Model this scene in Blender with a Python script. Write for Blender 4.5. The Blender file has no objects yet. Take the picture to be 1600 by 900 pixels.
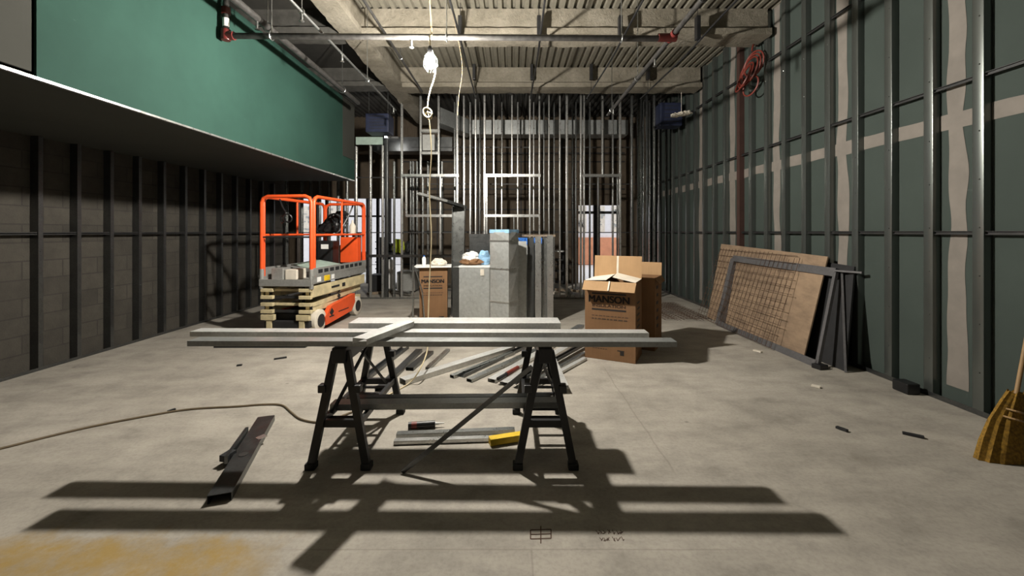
import bpy, bmesh, math, random
from mathutils import Vector, Matrix, noise
random.seed(7)
PI = math.pi
F = 640.0; CX = 800.0; HY = 362.0; EYE = 1.52
scene = bpy.context.scene
COL = scene.collection

def P(x, y, Y):                      # a photo pixel at distance Y
    return Vector(((x-CX)/F*Y, Y, EYE-(y-HY)/F*Y))
def G(x, y, z=0.0):                  # a photo pixel on the plane of height z
    Y = F*(EYE-z)/(y-HY)
    return Vector(((x-CX)/F*Y, Y, z))

# ------------------------------------------------------------------ materials
class NT:
    def __init__(s, name):
        s.m = bpy.data.materials.new(name); s.m.use_nodes = True
        s.t = s.m.node_tree; s.b = s.t.nodes['Principled BSDF']
        s.geo = None
    def n(s, typ, **kw):
        nd = s.t.nodes.new(typ)
        for k, v in kw.items():
            if k.startswith('_'): setattr(nd, k[1:], v)
            else: s.put(nd.inputs[int(k[1:])] if k[0] == 'i' and k[1:].isdigit() else nd.inputs[k.replace('_', ' ')], v)
        return nd
    def put(s, sock, v):
        if isinstance(v, bpy.types.NodeSocket): s.t.links.new(v, sock)
        elif isinstance(v, bpy.types.Node): s.t.links.new(v.outputs[0], sock)
        else:
            if hasattr(sock.default_value, '__len__') and len(sock.default_value) == 4 and len(v) == 3: v = (*v, 1)
            sock.default_value = v
    def pos(s, obj=False):
        if obj:
            return s.n('ShaderNodeTexCoord').outputs['Object']
        return s.n('ShaderNodeNewGeometry').outputs['Position']
    def noise(s, scale, detail=4, rough=.55, vec=None, stretch=None):
        v = vec if vec is not None else s.pos(True)
        if stretch: v = s.n('ShaderNodeMapping', Vector=v, Scale=stretch).outputs[0]
        nd = s.n('ShaderNodeTexNoise', Vector=v, Scale=scale, Detail=detail, Roughness=rough)
        return nd.outputs['Fac']
    def ramp(s, fac, stops):
        r = s.n('ShaderNodeValToRGB', Fac=fac); e = r.color_ramp.elements
        while len(e) < len(stops): e.new(.5)
        for k, (p, c) in enumerate(stops):
            e[k].position = p
            e[k].color = (*c, 1) if hasattr(c, '__len__') else (c, c, c, 1)
        return r.outputs['Color']
    def mix(s, fac, a, b, mode='MIX'):
        nd = s.t.nodes.new('ShaderNodeMix'); nd.data_type = 'RGBA'; nd.blend_type = mode
        s.put(nd.inputs[0], fac); s.put(nd.inputs[6], a); s.put(nd.inputs[7], b)
        return nd.outputs[2]
    def math(s, op, a, b=0.0, clamp=False):
        nd = s.t.nodes.new('ShaderNodeMath'); nd.operation = op; nd.use_clamp = clamp
        s.put(nd.inputs[0], a); s.put(nd.inputs[1], b)
        return nd.outputs[0]
    def bump(s, h, strength=.3, dist=.01):
        nd = s.n('ShaderNodeBump', Height=h, Strength=strength, Distance=dist)
        s.put(s.b.inputs['Normal'], nd.outputs[0])
    def fin(s, color=None, rough=.6, metal=0., spec=.5):
        if color is not None: s.put(s.b.inputs['Base Color'], color)
        s.put(s.b.inputs['Roughness'], rough); s.put(s.b.inputs['Metallic'], metal)
        s.b.inputs['Specular IOR Level'].default_value = spec
        return s.m

def simple(name, col, rough=.6, metal=0., var=.15, scale=9, bump=0., spec=.5):
    t = NT(name); c = Vector(col)
    f = t.noise(scale, 5)
    k = t.ramp(f, [(.3, tuple(c*(1-var))), (.7, tuple(min(1, q*(1+var)) for q in c))])
    if bump: t.bump(t.noise(scale*8, 3), bump, .004)
    return t.fin(k, rough, metal, spec)

def galv(name, col, rough=.38, metal=.75, scale=14):
    t = NT(name); c = Vector(col)
    v = t.n('ShaderNodeTexVoronoi', Vector=t.pos(True), Scale=scale*5)
    f = t.math('ADD', t.math('MULTIPLY', t.noise(scale*.3, 4), .75), t.math('MULTIPLY', v.outputs['Color'], .25))
    k = t.ramp(f, [(.35, tuple(c*.8)), (.8, tuple(min(1, q*1.15) for q in c))])
    r = t.math('ADD', t.math('MULTIPLY', t.noise(scale, 3), .22), rough-.11)
    return t.fin(k, r, metal)

def emit(name, col, s):
    t = NT(name); t.put(t.b.inputs['Base Color'], col)
    t.put(t.b.inputs['Emission Color'], col); t.b.inputs['Emission Strength'].default_value = s
    return t.m

def concrete():
    t = NT('poured concrete'); p = t.pos()
    big = t.noise(.55, 4, .6, p); mid = t.noise(3.2, 6, .65, p); fine = t.noise(45, 3, .6, p)
    sw = t.noise(1.6, 5, .7, p, (1, 2.6, 1))
    c = t.ramp(big, [(.3, (.345, .315, .27)), (.7, (.475, .437, .38))])
    c = t.mix(.8, c, t.ramp(mid, [(.28, .66), (.5, .96), (.72, 1.08)]), 'MULTIPLY')
    c = t.mix(.8, c, t.ramp(sw, [(.32, .74), (.6, 1.04)]), 'MULTIPLY')
    c = t.mix(.35, c, t.ramp(fine, [(.35, .7), (.55, 1.0)]), 'MULTIPLY')
    vv = t.n('ShaderNodeTexVoronoi', Vector=p, Scale=1.9); vv.inputs['Randomness'].default_value = 1
    spots = t.ramp(t.math('ADD', vv.outputs['Distance'], t.math('MULTIPLY', mid, .08)), [(.055, .45), (.085, 1.)])
    c = t.mix(.8, c, spots, 'MULTIPLY')
    sep = t.n('ShaderNodeSeparateXYZ', Vector=p); X, Y = sep.outputs[0], sep.outputs[1]
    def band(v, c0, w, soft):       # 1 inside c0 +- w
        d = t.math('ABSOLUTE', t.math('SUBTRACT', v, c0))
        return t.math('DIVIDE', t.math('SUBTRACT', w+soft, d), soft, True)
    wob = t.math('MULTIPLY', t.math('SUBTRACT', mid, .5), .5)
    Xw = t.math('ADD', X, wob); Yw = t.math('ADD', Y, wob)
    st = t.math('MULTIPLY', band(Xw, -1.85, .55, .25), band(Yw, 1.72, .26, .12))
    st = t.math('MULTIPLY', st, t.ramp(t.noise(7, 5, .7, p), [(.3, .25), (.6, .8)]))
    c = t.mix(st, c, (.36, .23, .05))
    # saw cuts and pour joints
    j1 = t.math('MULTIPLY', band(t.math('ADD', Y, t.math('MULTIPLY', mid, .012)), 1.965, .003, .003), band(X, .0, .9, .3))
    j2 = t.math('MULTIPLY', band(X, .093, .003, .003), band(Y, 1.4, .56, .01))
    j3 = t.math('MULTIPLY', band(t.math('ADD', X, t.math('MULTIPLY', mid, .05)), 1.05, .004, .004), band(Y, 3.6, .9, .2))
    j = t.math('MULTIPLY', t.math('MAXIMUM', t.math('MAXIMUM', j1, j2), j3), .45)
    j3s = t.math('MULTIPLY', j, .6)
    c = t.mix(j3s, c, (.13, .11, .09))
    t.bump(t.math('ADD', t.math('MULTIPLY', fine, .25), t.math('MULTIPLY', mid, .75)), .25, .012)
    return t.fin(c, t.math('ADD', t.math('MULTIPLY', mid, .3), .6), 0, .18)

def blocks():
    t = NT('concrete block'); p = t.pos()
    sep = t.n('ShaderNodeSeparateXYZ', Vector=p)
    v = t.n('ShaderNodeCombineXYZ', X=sep.outputs[1], Y=sep.outputs[2]).outputs[0]
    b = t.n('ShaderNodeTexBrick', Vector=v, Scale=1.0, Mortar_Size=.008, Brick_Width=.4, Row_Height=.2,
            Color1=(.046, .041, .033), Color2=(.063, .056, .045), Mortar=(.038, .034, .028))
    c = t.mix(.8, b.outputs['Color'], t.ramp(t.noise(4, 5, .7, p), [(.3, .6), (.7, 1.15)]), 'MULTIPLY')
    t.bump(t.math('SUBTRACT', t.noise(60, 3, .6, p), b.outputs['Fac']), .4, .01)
    return t.fin(c, .9)

def spray():
    t = NT('sprayed fireproofing'); p = t.pos()
    n1 = t.noise(18, 6, .75, p); n2 = t.noise(2.2, 4, .6, p)
    c = t.ramp(n2, [(.3, (.175, .155, .118)), (.7, (.30, .272, .22))])
    c = t.mix(.6, c, t.ramp(n1, [(.3, .62), (.6, 1.05)]), 'MULTIPLY')
    t.bump(n1, .8, .03)
    return t.fin(c, .95, 0, .2)

def board(name, c, tone=.12, spec=.12):
    t = NT(name); p = t.pos(); c = Vector(c)
    k = t.ramp(t.noise(1.3, 5, .65, p), [(.3, tuple(c*(1-tone))), (.7, tuple(c*(1+tone)))])
    sc = t.ramp(t.noise(5, 6, .8, p, (1, .5, 2.5)), [(.66, 0.), (.76, .35)])
    k = t.mix(sc, k, tuple(min(1, q*1.7+.06) for q in c))
    t.bump(t.noise(90, 2, .5, p), .08, .002)
    return t.fin(k, .8, 0, spec)

def plywood(name, a, b):
    t = NT(name); p = t.pos(True)
    g = t.noise(5, 6, .65, p, (9, 1, 1)); n = t.noise(1.8, 3, .5, p)
    k = t.ramp(t.math('ADD', t.math('MULTIPLY', g, .5), t.math('MULTIPLY', n, .5)), [(.38, a), (.62, b)])
    kn = t.n('ShaderNodeTexVoronoi', Vector=p, Scale=2.2)
    k = t.mix(t.ramp(kn.outputs['Distance'], [(.05, .7), (.12, 0.)]), k, tuple(Vector(a)*.45))
    return t.fin(k, .75)

def cardboard(name, c):
    t = NT(name); p = t.pos(True); c = Vector(c)
    k = t.ramp(t.noise(3, 5, .6, p), [(.3, tuple(c*.88)), (.7, tuple(c*1.1))])
    k = t.mix(.3, k, t.ramp(t.noise(40, 2, .5, p, (1, 1, .05)), [(.3, .8), (.7, 1.)]), 'MULTIPLY')
    return t.fin(k, .85, 0, .2)

M = dict(
 concrete=concrete(), block=blocks(), spray=spray(),
 green=board('green moisture board', (.022, .055, .043), .12),
 boardgrey=board('grey moisture board', (.062, .078, .070), .08),
 paper=board('grey drywall paper', (.045, .045, .039), .06),
 under=board('soffit underside board', (.06, .062, .055), .08),
 mud=simple('joint compound', (.23, .205, .18), .8, 0, .10, 6),
 galv=galv('galvanized steel', (.36, .37, .36), .30, .92),
 galvb=galv('bright galvanized steel', (.64, .64, .62), .30, .85),
 galvd=galv('dull galvanized steel', (.16, .165, .165), .34, .9),
 channel=simple('dark bridging channel', (.05, .05, .05), .5, .5),
 duct=galv('galvanized duct sheet', (.60, .62, .61), .40, .6, 6),
 deck=galv('corrugated deck steel', (.21, .195, .155), .6, .2, 3),
 black=simple('black plastic', (.012, .012, .013), .42, 0, .3),
 blackm=simple('black painted pipe', (.045, .043, .041), .38, .3, .4, 20),
 rubber=simple('black rubber', (.02, .02, .02), .85),
 red=simple('red pipe fitting', (.10, .014, .012), .45, 0, .3),
 redhose=simple('red rubber hose', (.17, .028, .018), .5),
 orange=simple('orange red enamel', (.82, .10, .022), .38, 0, .12, 4),
 cream=simple('cream enamel', (.66, .56, .34), .45, 0, .22, 7),
 liftgrey=galv('grey lift steel', (.42, .42, .40), .5, .45, 8),
 card=cardboard('brown cardboard', (.235, .130, .066)),
 cardin=cardboard('pale cardboard lining', (.42, .265, .14)),
 ink=simple('black print', (.02, .016, .014), .7),
 inkf=simple('faded print', (.07, .042, .026), .8),
 white=simple('white plastic', (.82, .82, .80), .5, 0, .06),
 offw=simple('off white paper', (.72, .66, .56), .8, 0, .12),
 blue=simple('blue plastic film', (.03, .16, .55), .35, 0, .3),
 paleblue=simple('pale blue film', (.30, .52, .75), .35, 0, .25),
 bluedark=simple('dark blue housing', (.018, .024, .055), .5, 0, .3),
 ply=plywood('plywood', (.21, .145, .095), (.36, .25, .16)),
 plank=galv('plank galvanized steel', (.40, .41, .40), .34, .6), plankb=galv('bright plank steel', (.72, .72, .70), .36, .5),
 deckr=simple('darker rear deck steel', (.075, .073, .068), .6, .2),
 beamd=simple('darker beam tone', (.075, .072, .064), .8, .1, .3),
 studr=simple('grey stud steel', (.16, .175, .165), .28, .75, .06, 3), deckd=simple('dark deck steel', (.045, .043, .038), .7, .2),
 sheath=plywood('brown sheathing', (.075, .055, .036), (.14, .105, .07)),
 frame=galv('primed steel frame', (.17, .165, .17), .5, .5, 8),
 rust=simple('rusted wire', (.10, .06, .04), .8, .3),
 rustcol=simple('red oxide primer', (.055, .026, .02), .7),
 cord=simple('cream electric cord', (.62, .52, .33), .55),
 corddark=simple('brown electric cord', (.17, .13, .08), .6),
 yellow=simple('yellow paint', (.82, .55, .02), .45),
 straw=simple('yellow broom straw', (.24, .13, .012), .85, 0, .5, 60),
 handle=simple('broom handle wood', (.35, .22, .10), .6),
 hivis=simple('yellow green fabric', (.55, .65, .05), .8),
 dark=simple('dark iron', (.035, .035, .037), .6, .4),
 brickor=simple('orange brick', (.62, .27, .15), .85, 0, .15, 3),
 facade=simple('white render', (.80, .79, .80), .8, 0, .05),
 pave=simple('pale pavement', (.75, .74, .72), .9, 0, .08),
 wood=simple('grey timber', (.26, .20, .14), .8, 0, .25),
 gb=simple('pale green board', (.36, .46, .40), .7),
)
# ------------------------------------------------------------------ mesh helpers
def new(): return bmesh.new()
def link(o): COL.objects.link(o); return o
def mesh_obj(name, bm, mat, parent=None, smooth=False, local=False):
    bmesh.ops.recalc_face_normals(bm, faces=bm.faces)
    if parent is not None and not local:
        bmesh.ops.translate(bm, verts=bm.verts, vec=-world_loc(parent))
    me = bpy.data.meshes.new(name); bm.to_mesh(me); bm.free()
    me.materials.append(M[mat] if isinstance(mat, str) else mat)
    if smooth:
        for p in me.polygons: p.use_smooth = True
        try: me.set_sharp_from_angle(angle=math.radians(40))
        except Exception: pass
    o = link(bpy.data.objects.new(name, me))
    if parent is not None: o.parent = parent
    return o
def world_loc(o):
    v = Vector((0, 0, 0))
    while o is not None: v += o.location; o = o.parent
    return v
def solo(name, bm, mat, label, cat, group=None, smooth=False):      # a thing made of one mesh, origin at its base centre
    xs = [v.co for v in bm.verts]
    c = Vector(((min(v.x for v in xs)+max(v.x for v in xs))/2, (min(v.y for v in xs)+max(v.y for v in xs))/2, min(v.z for v in xs)))
    bmesh.ops.translate(bm, verts=bm.verts, vec=-c)
    o = mesh_obj(name, bm, mat, None, smooth); o.location = c
    return tag(o, label, cat, group)
def tag(o, label, cat, group=None):
    o['label'] = label; o['category'] = cat
    if group: o['group'] = group
    return o
def thing(name, label, cat, loc, rz=0., group=None):
    o = link(bpy.data.objects.new(name, None)); o.location = loc; o.rotation_euler = (0, 0, rz)
    o.empty_display_size = .1
    return tag(o, label, cat, group)
def struct(name, bm, mat, parent=None, smooth=False):
    o = mesh_obj(name, bm, mat, parent, smooth)
    if parent is None: o['kind'] = 'structure'
    return o
def copy_tree(o, parent=None):
    c = link(o.copy()); c.parent = parent
    for ch in [q for q in o.children]: copy_tree(ch, c)
    return c
def box(bm, c, s, rz=0., bevel=0., R=None):
    m = Matrix.Translation(Vector(c)) @ (R.to_4x4() if R is not None else Matrix.Rotation(rz, 4, 'Z')) @ Matrix.Diagonal((*s, 1))
    g = bmesh.ops.create_cube(bm, size=1, matrix=m)
    if bevel:
        es = list({e for v in g['verts'] for e in v.link_edges})
        bmesh.ops.bevel(bm, geom=es, offset=bevel, segments=2, affect='EDGES', profile=.6)
def bx(bm, x0, x1, y0, y1, z0, z1, bevel=0.):
    box(bm, ((x0+x1)/2, (y0+y1)/2, (z0+z1)/2), (abs(x1-x0), abs(y1-y0), abs(z1-z0)), 0, bevel)
def axes(p0, p1, up):
    d = (p1-p0).normalized(); up = Vector(up)
    if abs(d.dot(up.normalized())) > .99: up = Vector((0, 1, 0)) if abs(d.y) < .9 else Vector((1, 0, 0))
    s = d.cross(up).normalized(); u = s.cross(d).normalized()
    return d, s, u
def prof(bm, p0, p1, pts, up=(0, 0, 1)):        # extrude a closed outline (side, up) from p0 to p1
    p0, p1 = Vector(p0), Vector(p1); d, s, u = axes(p0, p1, up)
    a = [bm.verts.new(p0+s*x+u*y) for x, y in pts]; b = [bm.verts.new(p1+s*x+u*y) for x, y in pts]
    n = len(pts); bm.faces.new(a); bm.faces.new(b[::-1])
    for k in range(n): bm.faces.new((a[k], a[(k+1) % n], b[(k+1) % n], b[k]))
def bar(bm, p0, p1, w, h, up=(0, 0, 1)):
    prof(bm, p0, p1, [(-w/2, -h/2), (w/2, -h/2), (w/2, h/2), (-w/2, h/2)], up)
def cee(w, d, t=.0025, lip=.012):               # C stud outline: web below, flanges rising
    h = w/2
    return [(-h, d), (-h, 0), (h, 0), (h, d), (h-lip, d), (h-lip, d-t), (h-t, d-t), (h-t, t), (-h+t, t), (-h+t, d-t), (-h+lip, d-t), (-h+lip, d)]
def you(w, d, t=.0025):                         # U track outline
    h = w/2
    return [(-h, d), (-h, 0), (h, 0), (h, d), (h-t, d), (h-t, t), (-h+t, t), (-h+t, d)]
def smooth_path(pts, n=8):
    pts = [Vector(p) for p in pts]; out = []
    for i in range(len(pts)-1):
        a = pts[max(i-1, 0)]; b = pts[i]; c = pts[i+1]; d = pts[min(i+2, len(pts)-1)]
        for k in range(n):
            t = k/n
            out.append(.5*((2*b)+(c-a)*t+(2*a-5*b+4*c-d)*t*t+(3*b-a-3*c+d)*t**3))
    out.append(pts[-1]); return out
def tube(bm, pts, r, seg=8, caps=True):
    pts = [Vector(p) for p in pts]; rings = []; ref = None
    for i, p in enumerate(pts):
        d = (pts[min(i+1, len(pts)-1)]-pts[max(i-1, 0)]).normalized()
        if ref is None:
            ref = d.cross(Vector((0, 0, 1)))
            if ref.length < .1: ref = d.cross(Vector((0, 1, 0)))
        ref = (ref-d*ref.dot(d)).normalized(); q = d.cross(ref)
        rr = r[i] if isinstance(r, (list, tuple)) else r
        rings.append([bm.verts.new(p+(ref*math.cos(2*PI*k/seg)+q*math.sin(2*PI*k/seg))*rr) for k in range(seg)])
    for a, b in zip(rings, rings[1:]):
        for k in range(seg): bm.faces.new((a[k], a[(k+1) % seg], b[(k+1) % seg], b[k]))
    if caps: bm.faces.new(rings[0][::-1]); bm.faces.new(rings[-1])
def lathe(bm, c, prf, seg=20, axis='Z'):
    c = Vector(c); rings = []
    for r, h in prf:
        ring = []
        for k in range(seg):
            a = 2*PI*k/seg; x, y = r*math.cos(a), r*math.sin(a)
            v = {'Z': (x, y, h), 'X': (h, x, y), 'Y': (x, h, y)}[axis]
            ring.append(bm.verts.new(c+Vector(v)))
        rings.append(ring)
    for a, b in zip(rings, rings[1:]):
        for k in range(seg): bm.faces.new((a[k], a[(k+1) % seg], b[(k+1) % seg], b[k]))
    bm.faces.new(rings[0][::-1]); bm.faces.new(rings[-1])
def torus(bm, c, R, r, nrm=(0, 0, 1), seg=24, s2=8, sq=1.):
    n = Vector(nrm).normalized(); a = n.orthogonal().normalized(); b = n.cross(a)
    pts = [Vector(c)+a*math.cos(2*PI*k/seg)*R+b*math.sin(2*PI*k/seg)*R*sq for k in range(seg+1)]
    tube(bm, pts, r, s2, False)
def quad(bm, pts, th=.003):                     # thin sheet with thickness
    pts = [Vector(p) for p in pts]; n = (pts[1]-pts[0]).cross(pts[2]-pts[0]).normalized()*th
    a = [bm.verts.new(p) for p in pts]; b = [bm.verts.new(p+n) for p in pts]; k = len(pts)
    bm.faces.new(a); bm.faces.new(b[::-1])
    for i in range(k): bm.faces.new((a[i], a[(i+1) % k], b[(i+1) % k], b[i]))
def crumple(bm, c, s, amp=.35, seed=0, sub=3):
    g = bmesh.ops.create_icosphere(bm, subdivisions=sub, radius=1)
    for v in g['verts']:
        n = noise.noise(v.co*1.7+Vector((seed, 0, 0)))*amp+noise.noise(v.co*4+Vector((0, seed, 0)))*amp*.5
        co = v.co*(1+n); co.z = max(co.z, -.75)
        v.co = Vector((co.x*s[0], co.y*s[1], co.z*s[2]))+Vector(c)
def text_bm(txt, size, bold=0.0):
    cu = bpy.data.curves.new('t', 'FONT'); cu.body = txt; cu.size = size; cu.extrude = .0006; cu.offset = bold
    cu.align_x = 'CENTER'
    o = link(bpy.data.objects.new('t', cu)); dg = bpy.context.evaluated_depsgraph_get(); dg.update()
    me = bpy.data.meshes.new_from_object(o.evaluated_get(dg))
    bm = new(); bm.from_mesh(me); bpy.data.objects.remove(o); bpy.data.curves.remove(cu); bpy.data.meshes.remove(me)
    return bm

# ------------------------------------------------------------------ the room shell
XL, XR = -5.17, 3.86           # faces of the side framing
YB = 12.0; DECK = 4.87; YF = -2.6
SOFX, SOFZ, SOFT, SOFY = -3.25, 2.567, 4.12, 8.45
b = new(); bx(b, -7.6, 5.2, YF-.2, YB+.25, -.2, 0); floor = struct('floor', b, 'concrete')
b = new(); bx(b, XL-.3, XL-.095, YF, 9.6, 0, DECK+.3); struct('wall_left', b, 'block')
b = new(); bx(b, XR+.074, XR+.25, YF, YB, 0, DECK+.3); wr = struct('wall_right', b, 'boardgrey')
b = new(); bx(b, -7.6, 5.2, YF-.2, YF, 0, DECK+.3); struct('wall_front', b, 'paper')
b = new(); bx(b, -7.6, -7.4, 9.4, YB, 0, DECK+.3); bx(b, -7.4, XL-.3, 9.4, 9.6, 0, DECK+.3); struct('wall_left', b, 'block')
# back wall with two openings to the street
OL0, OL1, OLZ = -6.3, -3.25, 2.5; OR0, OR1, ORZ = 1.95, 3.18, 2.30
b = new()
bx(b, -7.6, OL0, YB, YB+.2, 0, DECK+.3); bx(b, OL0, OL1, YB, YB+.2, OLZ, DECK+.3)
bx(b, OL1, OR0, YB, YB+.2, 0, DECK+.3); bx(b, OR0, OR1, YB, YB+.2, ORZ, DECK+.3); bx(b, OR1, 5.2, YB, YB+.2, 0, DECK+.3)
struct('wall_back', b, 'sheath')
# joints on the sheathing: dark straps
b = new()
for z in (.55, 1.5, 2.15, 2.75, 3.55, 3.8):
    if z < 2.5:
        bx(b, OL1, OR0, YB-.02, YB, z, z+.035)
    else: bx(b, OL1, 3.3, YB-.02, YB, z, z+.035)
for x in (-2.2, -1.0, .25, 1.45): bx(b, x, x+.03, YB-.018, YB, 0, 4.2)
struct('trim_1', b, 'dark')
# steel deck
b = new(); n = 96; w = 12.8/n; prf = []
for i in range(n):
    x = -7.6+i*w; prf += [(x, DECK+.05), (x+w*.30, DECK+.05), (x+w*.42, DECK), (x+w*.88, DECK)]
prf += [(5.2, DECK+.05)]
lo0 = [b.verts.new((x, YF, z)) for x, z in prf]; lo1 = [b.verts.new((x, 8.5, z)) for x, z in prf]
for k in range(len(prf)-1): b.faces.new((lo0[k], lo0[k+1], lo1[k+1], lo1[k]))
ceil = struct('ceiling', b, 'deck')
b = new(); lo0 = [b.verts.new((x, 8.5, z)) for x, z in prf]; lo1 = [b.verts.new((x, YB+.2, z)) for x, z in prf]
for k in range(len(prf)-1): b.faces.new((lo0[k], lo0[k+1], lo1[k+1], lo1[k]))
mesh_obj('rear_deck', b, 'deckr', ceil)  # rear stretch of the same deck, given a darker tone
b = new(); bx(b, -7.6, -2.45, YF, 9.5, DECK-.012, DECK-.004); mesh_obj('dark_bay_sheet', b, 'deckd', ceil)  # thin sheet gives the deck left of the girder a darker tone
b = new(); bx(b, -7.6, 5.2, YF-.2, YB+.2, DECK+.1, DECK+.3); struct('ceiling_slab', b, 'concrete', ceil)
# joint compound on the right wall
def wavy(bm, pts_c, half, along, n=40, jit=.018, seed=0):
    x = XR+.074-(.003 if pts_c[0] == 'v' else .005); a = []; c = []
    for i in range(n+1):
        t = i/n; s = along[0]+(along[1]-along[0])*t
        j1 = noise.noise(Vector((s*2.2, seed, 0)))*jit*2; j2 = noise.noise(Vector((s*2.2, seed+9, 0)))*jit*2
        if pts_c[0] == 'v': a.append((x, pts_c[1]-half+j1, s)); c.append((x, pts_c[1]+half+j2, s))
        else: a.append((x, s, pts_c[1]-half+j1)); c.append((x, s, pts_c[1]+half+j2))
    va = [bm.verts.new(p) for p in a]; vc = [bm.verts.new(p) for p in c]
    for i in range(n): bm.faces.new((va[i], va[i+1], vc[i+1], vc[i]))
for k, y in enumerate((1.18, 2.4, 3.62, 4.87, 6.08, 7.30, 8.52)):
    b = new(); wavy(b, ('v', y), .074, (.1 if k != 2 else .14, DECK), 60, .022, k*3.1); mesh_obj('joint_compound', b, 'mud', wr)
b = new(); wavy(b, ('h', 2.505), .07, (YF, YB), 160, .012, 50); mesh_obj('joint_compound', b, 'mud', wr)

# ------------------------------------------------------------------ soffit
sof = thing('drywall_soffit', 'deep green board soffit hanging along the upper left of the room', 'soffit', (SOFX, 3, SOFZ))
sof['kind'] = 'structure'
b = new(); bx(b, SOFX-.02, SOFX, 2.80, 7.86, SOFZ, SOFT); mesh_obj('face_board', b, 'green', sof)
b = new(); bx(b, SOFX-.02, SOFX, 7.865, SOFY, SOFZ+.42, SOFT); mesh_obj('end_board', b, 'paper', sof)
b = new(); bx(b, SOFX-.02, SOFX, 7.865, SOFY, SOFZ, SOFZ+.415); mesh_obj('face_board', b, 'green', sof)
b = new(); bx(b, SOFX-.015, SOFX+.006, YF, 2.765, SOFZ+.035, SOFT); mesh_obj('grey_board', b, 'paper', sof)
b = new(); bx(b, XL-.09, SOFX-.02, YF, SOFY, SOFZ, SOFZ+.02); mesh_obj('underside', b, 'under', sof)
b = new(); bx(b, XL-.09, SOFX-.02, SOFY-.02, SOFY, SOFZ+.02, SOFT); mesh_obj('end_panel', b, 'paper', sof)
b = new(); bx(b, XL-.09, SOFX-.02, YF, SOFY, SOFT-.02, SOFT); mesh_obj('top_panel', b, 'paper', sof)
b = new(); bx(b, SOFX-.03, SOFX+.004, YF, SOFY, SOFZ-.006, SOFZ+.012); mesh_obj('corner_bead', b, 'galvb', sof)

# ------------------------------------------------------------------ side framing
def stud_mesh(length, w, d, mat, t=.0025):
    b = new(); prof(b, (0, 0, 0), (0, 0, length), cee(w, d, t), (0, 1, 0))
    bmesh.ops.recalc_face_normals(b, faces=b.faces)
    me = bpy.data.meshes.new('stud'); b.to_mesh(me); b.free(); me.materials.append(M[mat]); return me
def framing(name, label, loc):
    t = thing(name, label, 'stud wall', loc); return t
# left: 3-5/8 studs in front of the block wall, web towards the camera
lf = framing('stud_framing', 'dark steel stud framing standing against the block wall under the soffit', (XL, 3, 0))
def screw(bm, x, y, z, s): bmesh.ops.create_icosphere(bm, subdivisions=1, radius=.007, matrix=Matrix.Translation((x+s*.001, y, z)))
b = new(); prof(b, (0, 0, 0), (0, 0, SOFZ), [(0, 0), (-.09, 0), (-.09, .0025), (-.0025, .0025), (-.0025, .042), (-.014, .042), (-.014, .045), (0, .045)][::-1], (0, 1, 0))
left_stud = None
ys = [4.471+.402*k for k in range(-16, 12)]
prof_l = [(0, 0), (0, .045), (-.014, .045), (-.014, .042), (-.003, .042), (-.003, .003), (-.09, .003), (-.09, 0)]
def ext_z(bm, outline, z0, z1):
    a = [bm.verts.new((x, y, z0)) for x, y in outline]; c = [bm.verts.new((x, y, z1)) for x, y in outline]
    n = len(a); bm.faces.new(a); bm.faces.new(c[::-1])
    for k in range(n): bm.faces.new((a[k], a[(k+1) % n], c[(k+1) % n], c[k]))
b.free()
def proto_mesh(outline, h, mat, screws=()):
    b = new(); ext_z(b, outline, 0, h)
    for s in screws: screw(b, *s)
    bmesh.ops.recalc_face_normals(b, faces=b.faces)
    me = bpy.data.meshes.new('stud'); b.to_mesh(me); b.free(); me.materials.append(M[mat])
    for p in me.polygons: p.use_smooth = True
    me.set_sharp_from_angle(angle=math.radians(35)); return me
me = proto_mesh(prof_l, SOFZ-.005, 'galvd', [(0, .02, z, 1) for z in (.3, .78, 1.3)])
for y in ys:
    o = link(bpy.data.objects.new('stud', me)); o.parent = lf; o.location = (0, y-3, .004)
b = new(); bx(b, XL-.094, XL+.003, YF, 9.2, 0, .004); bx(b, XL, XL+.003, YF, 9.2, .003, .035); mesh_obj('floor_track', b, 'galvd', lf)
b = new(); bx(b, XL-.05, XL-.012, YF, 9.2, 1.495, 1.505); bx(b, XL-.016, XL-.012, YF, 9.2, 1.485, 1.515); mesh_obj('bridging_channel', b, 'channel', lf)
# right: wide shaft studs
rf = framing('stud_framing', 'tall steel stud framing standing against the grey green right wall', (XR, 3, 0))
out_r = [(0, .088), (.014, .088), (.014, .085), (.003, .085), (.003, .003), (.072, .003), (.072, 0), (0, 0)]
out_r = [(0, .003)]+[(.009-.009*math.cos(t), .079+.009*math.sin(t)) for t in (0, .4, .8, 1.2, PI/2)]+[(.016, .088), (.016, .085), (.004, .079), (.003, .003), (.072, .003), (.072, 0), (.003, 0), (.0009, .0009)]
me = proto_mesh(out_r, DECK-.01, 'studr', [(0, .03, z, -1) for z in (.35, .75, 1.15, 1.55, 1.95, 2.35, 2.9, 3.3, 3.8)])
Y0 = F*XR/737.
for k in range(-13, 21):
    y = Y0+.4064*k
    if abs(y-6.95) < .15: continue
    o = link(bpy.data.objects.new('stud', me)); o.parent = rf; o.location = (0, y-3, .004)
b = new(); bx(b, XR-.003, XR+.073, YF, YB, 0, .004); bx(b, XR-.003, XR, YF, YB, .003, .045); mesh_obj('floor_track', b, 'galvd', rf)
for z in (1.51, 2.81, 4.11):
    b = new(); bx(b, XR+.012, XR+.03, YF, YB, z-.016, z-.011); bx(b, XR+.012, XR+.03, YF, YB, z+.011, z+.016); bx(b, XR+.028, XR+.031, YF, YB, z-.016, z+.016)
    mesh_obj('bridging_channel', b, 'channel', rf)
b = new(); bx(b, XR-.01, XR+.072, 6.93, 7.02, 0, DECK); solo('steel_column', b, 'rustcol', 'slim red brown steel column between the right wall studs', 'column')

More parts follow.
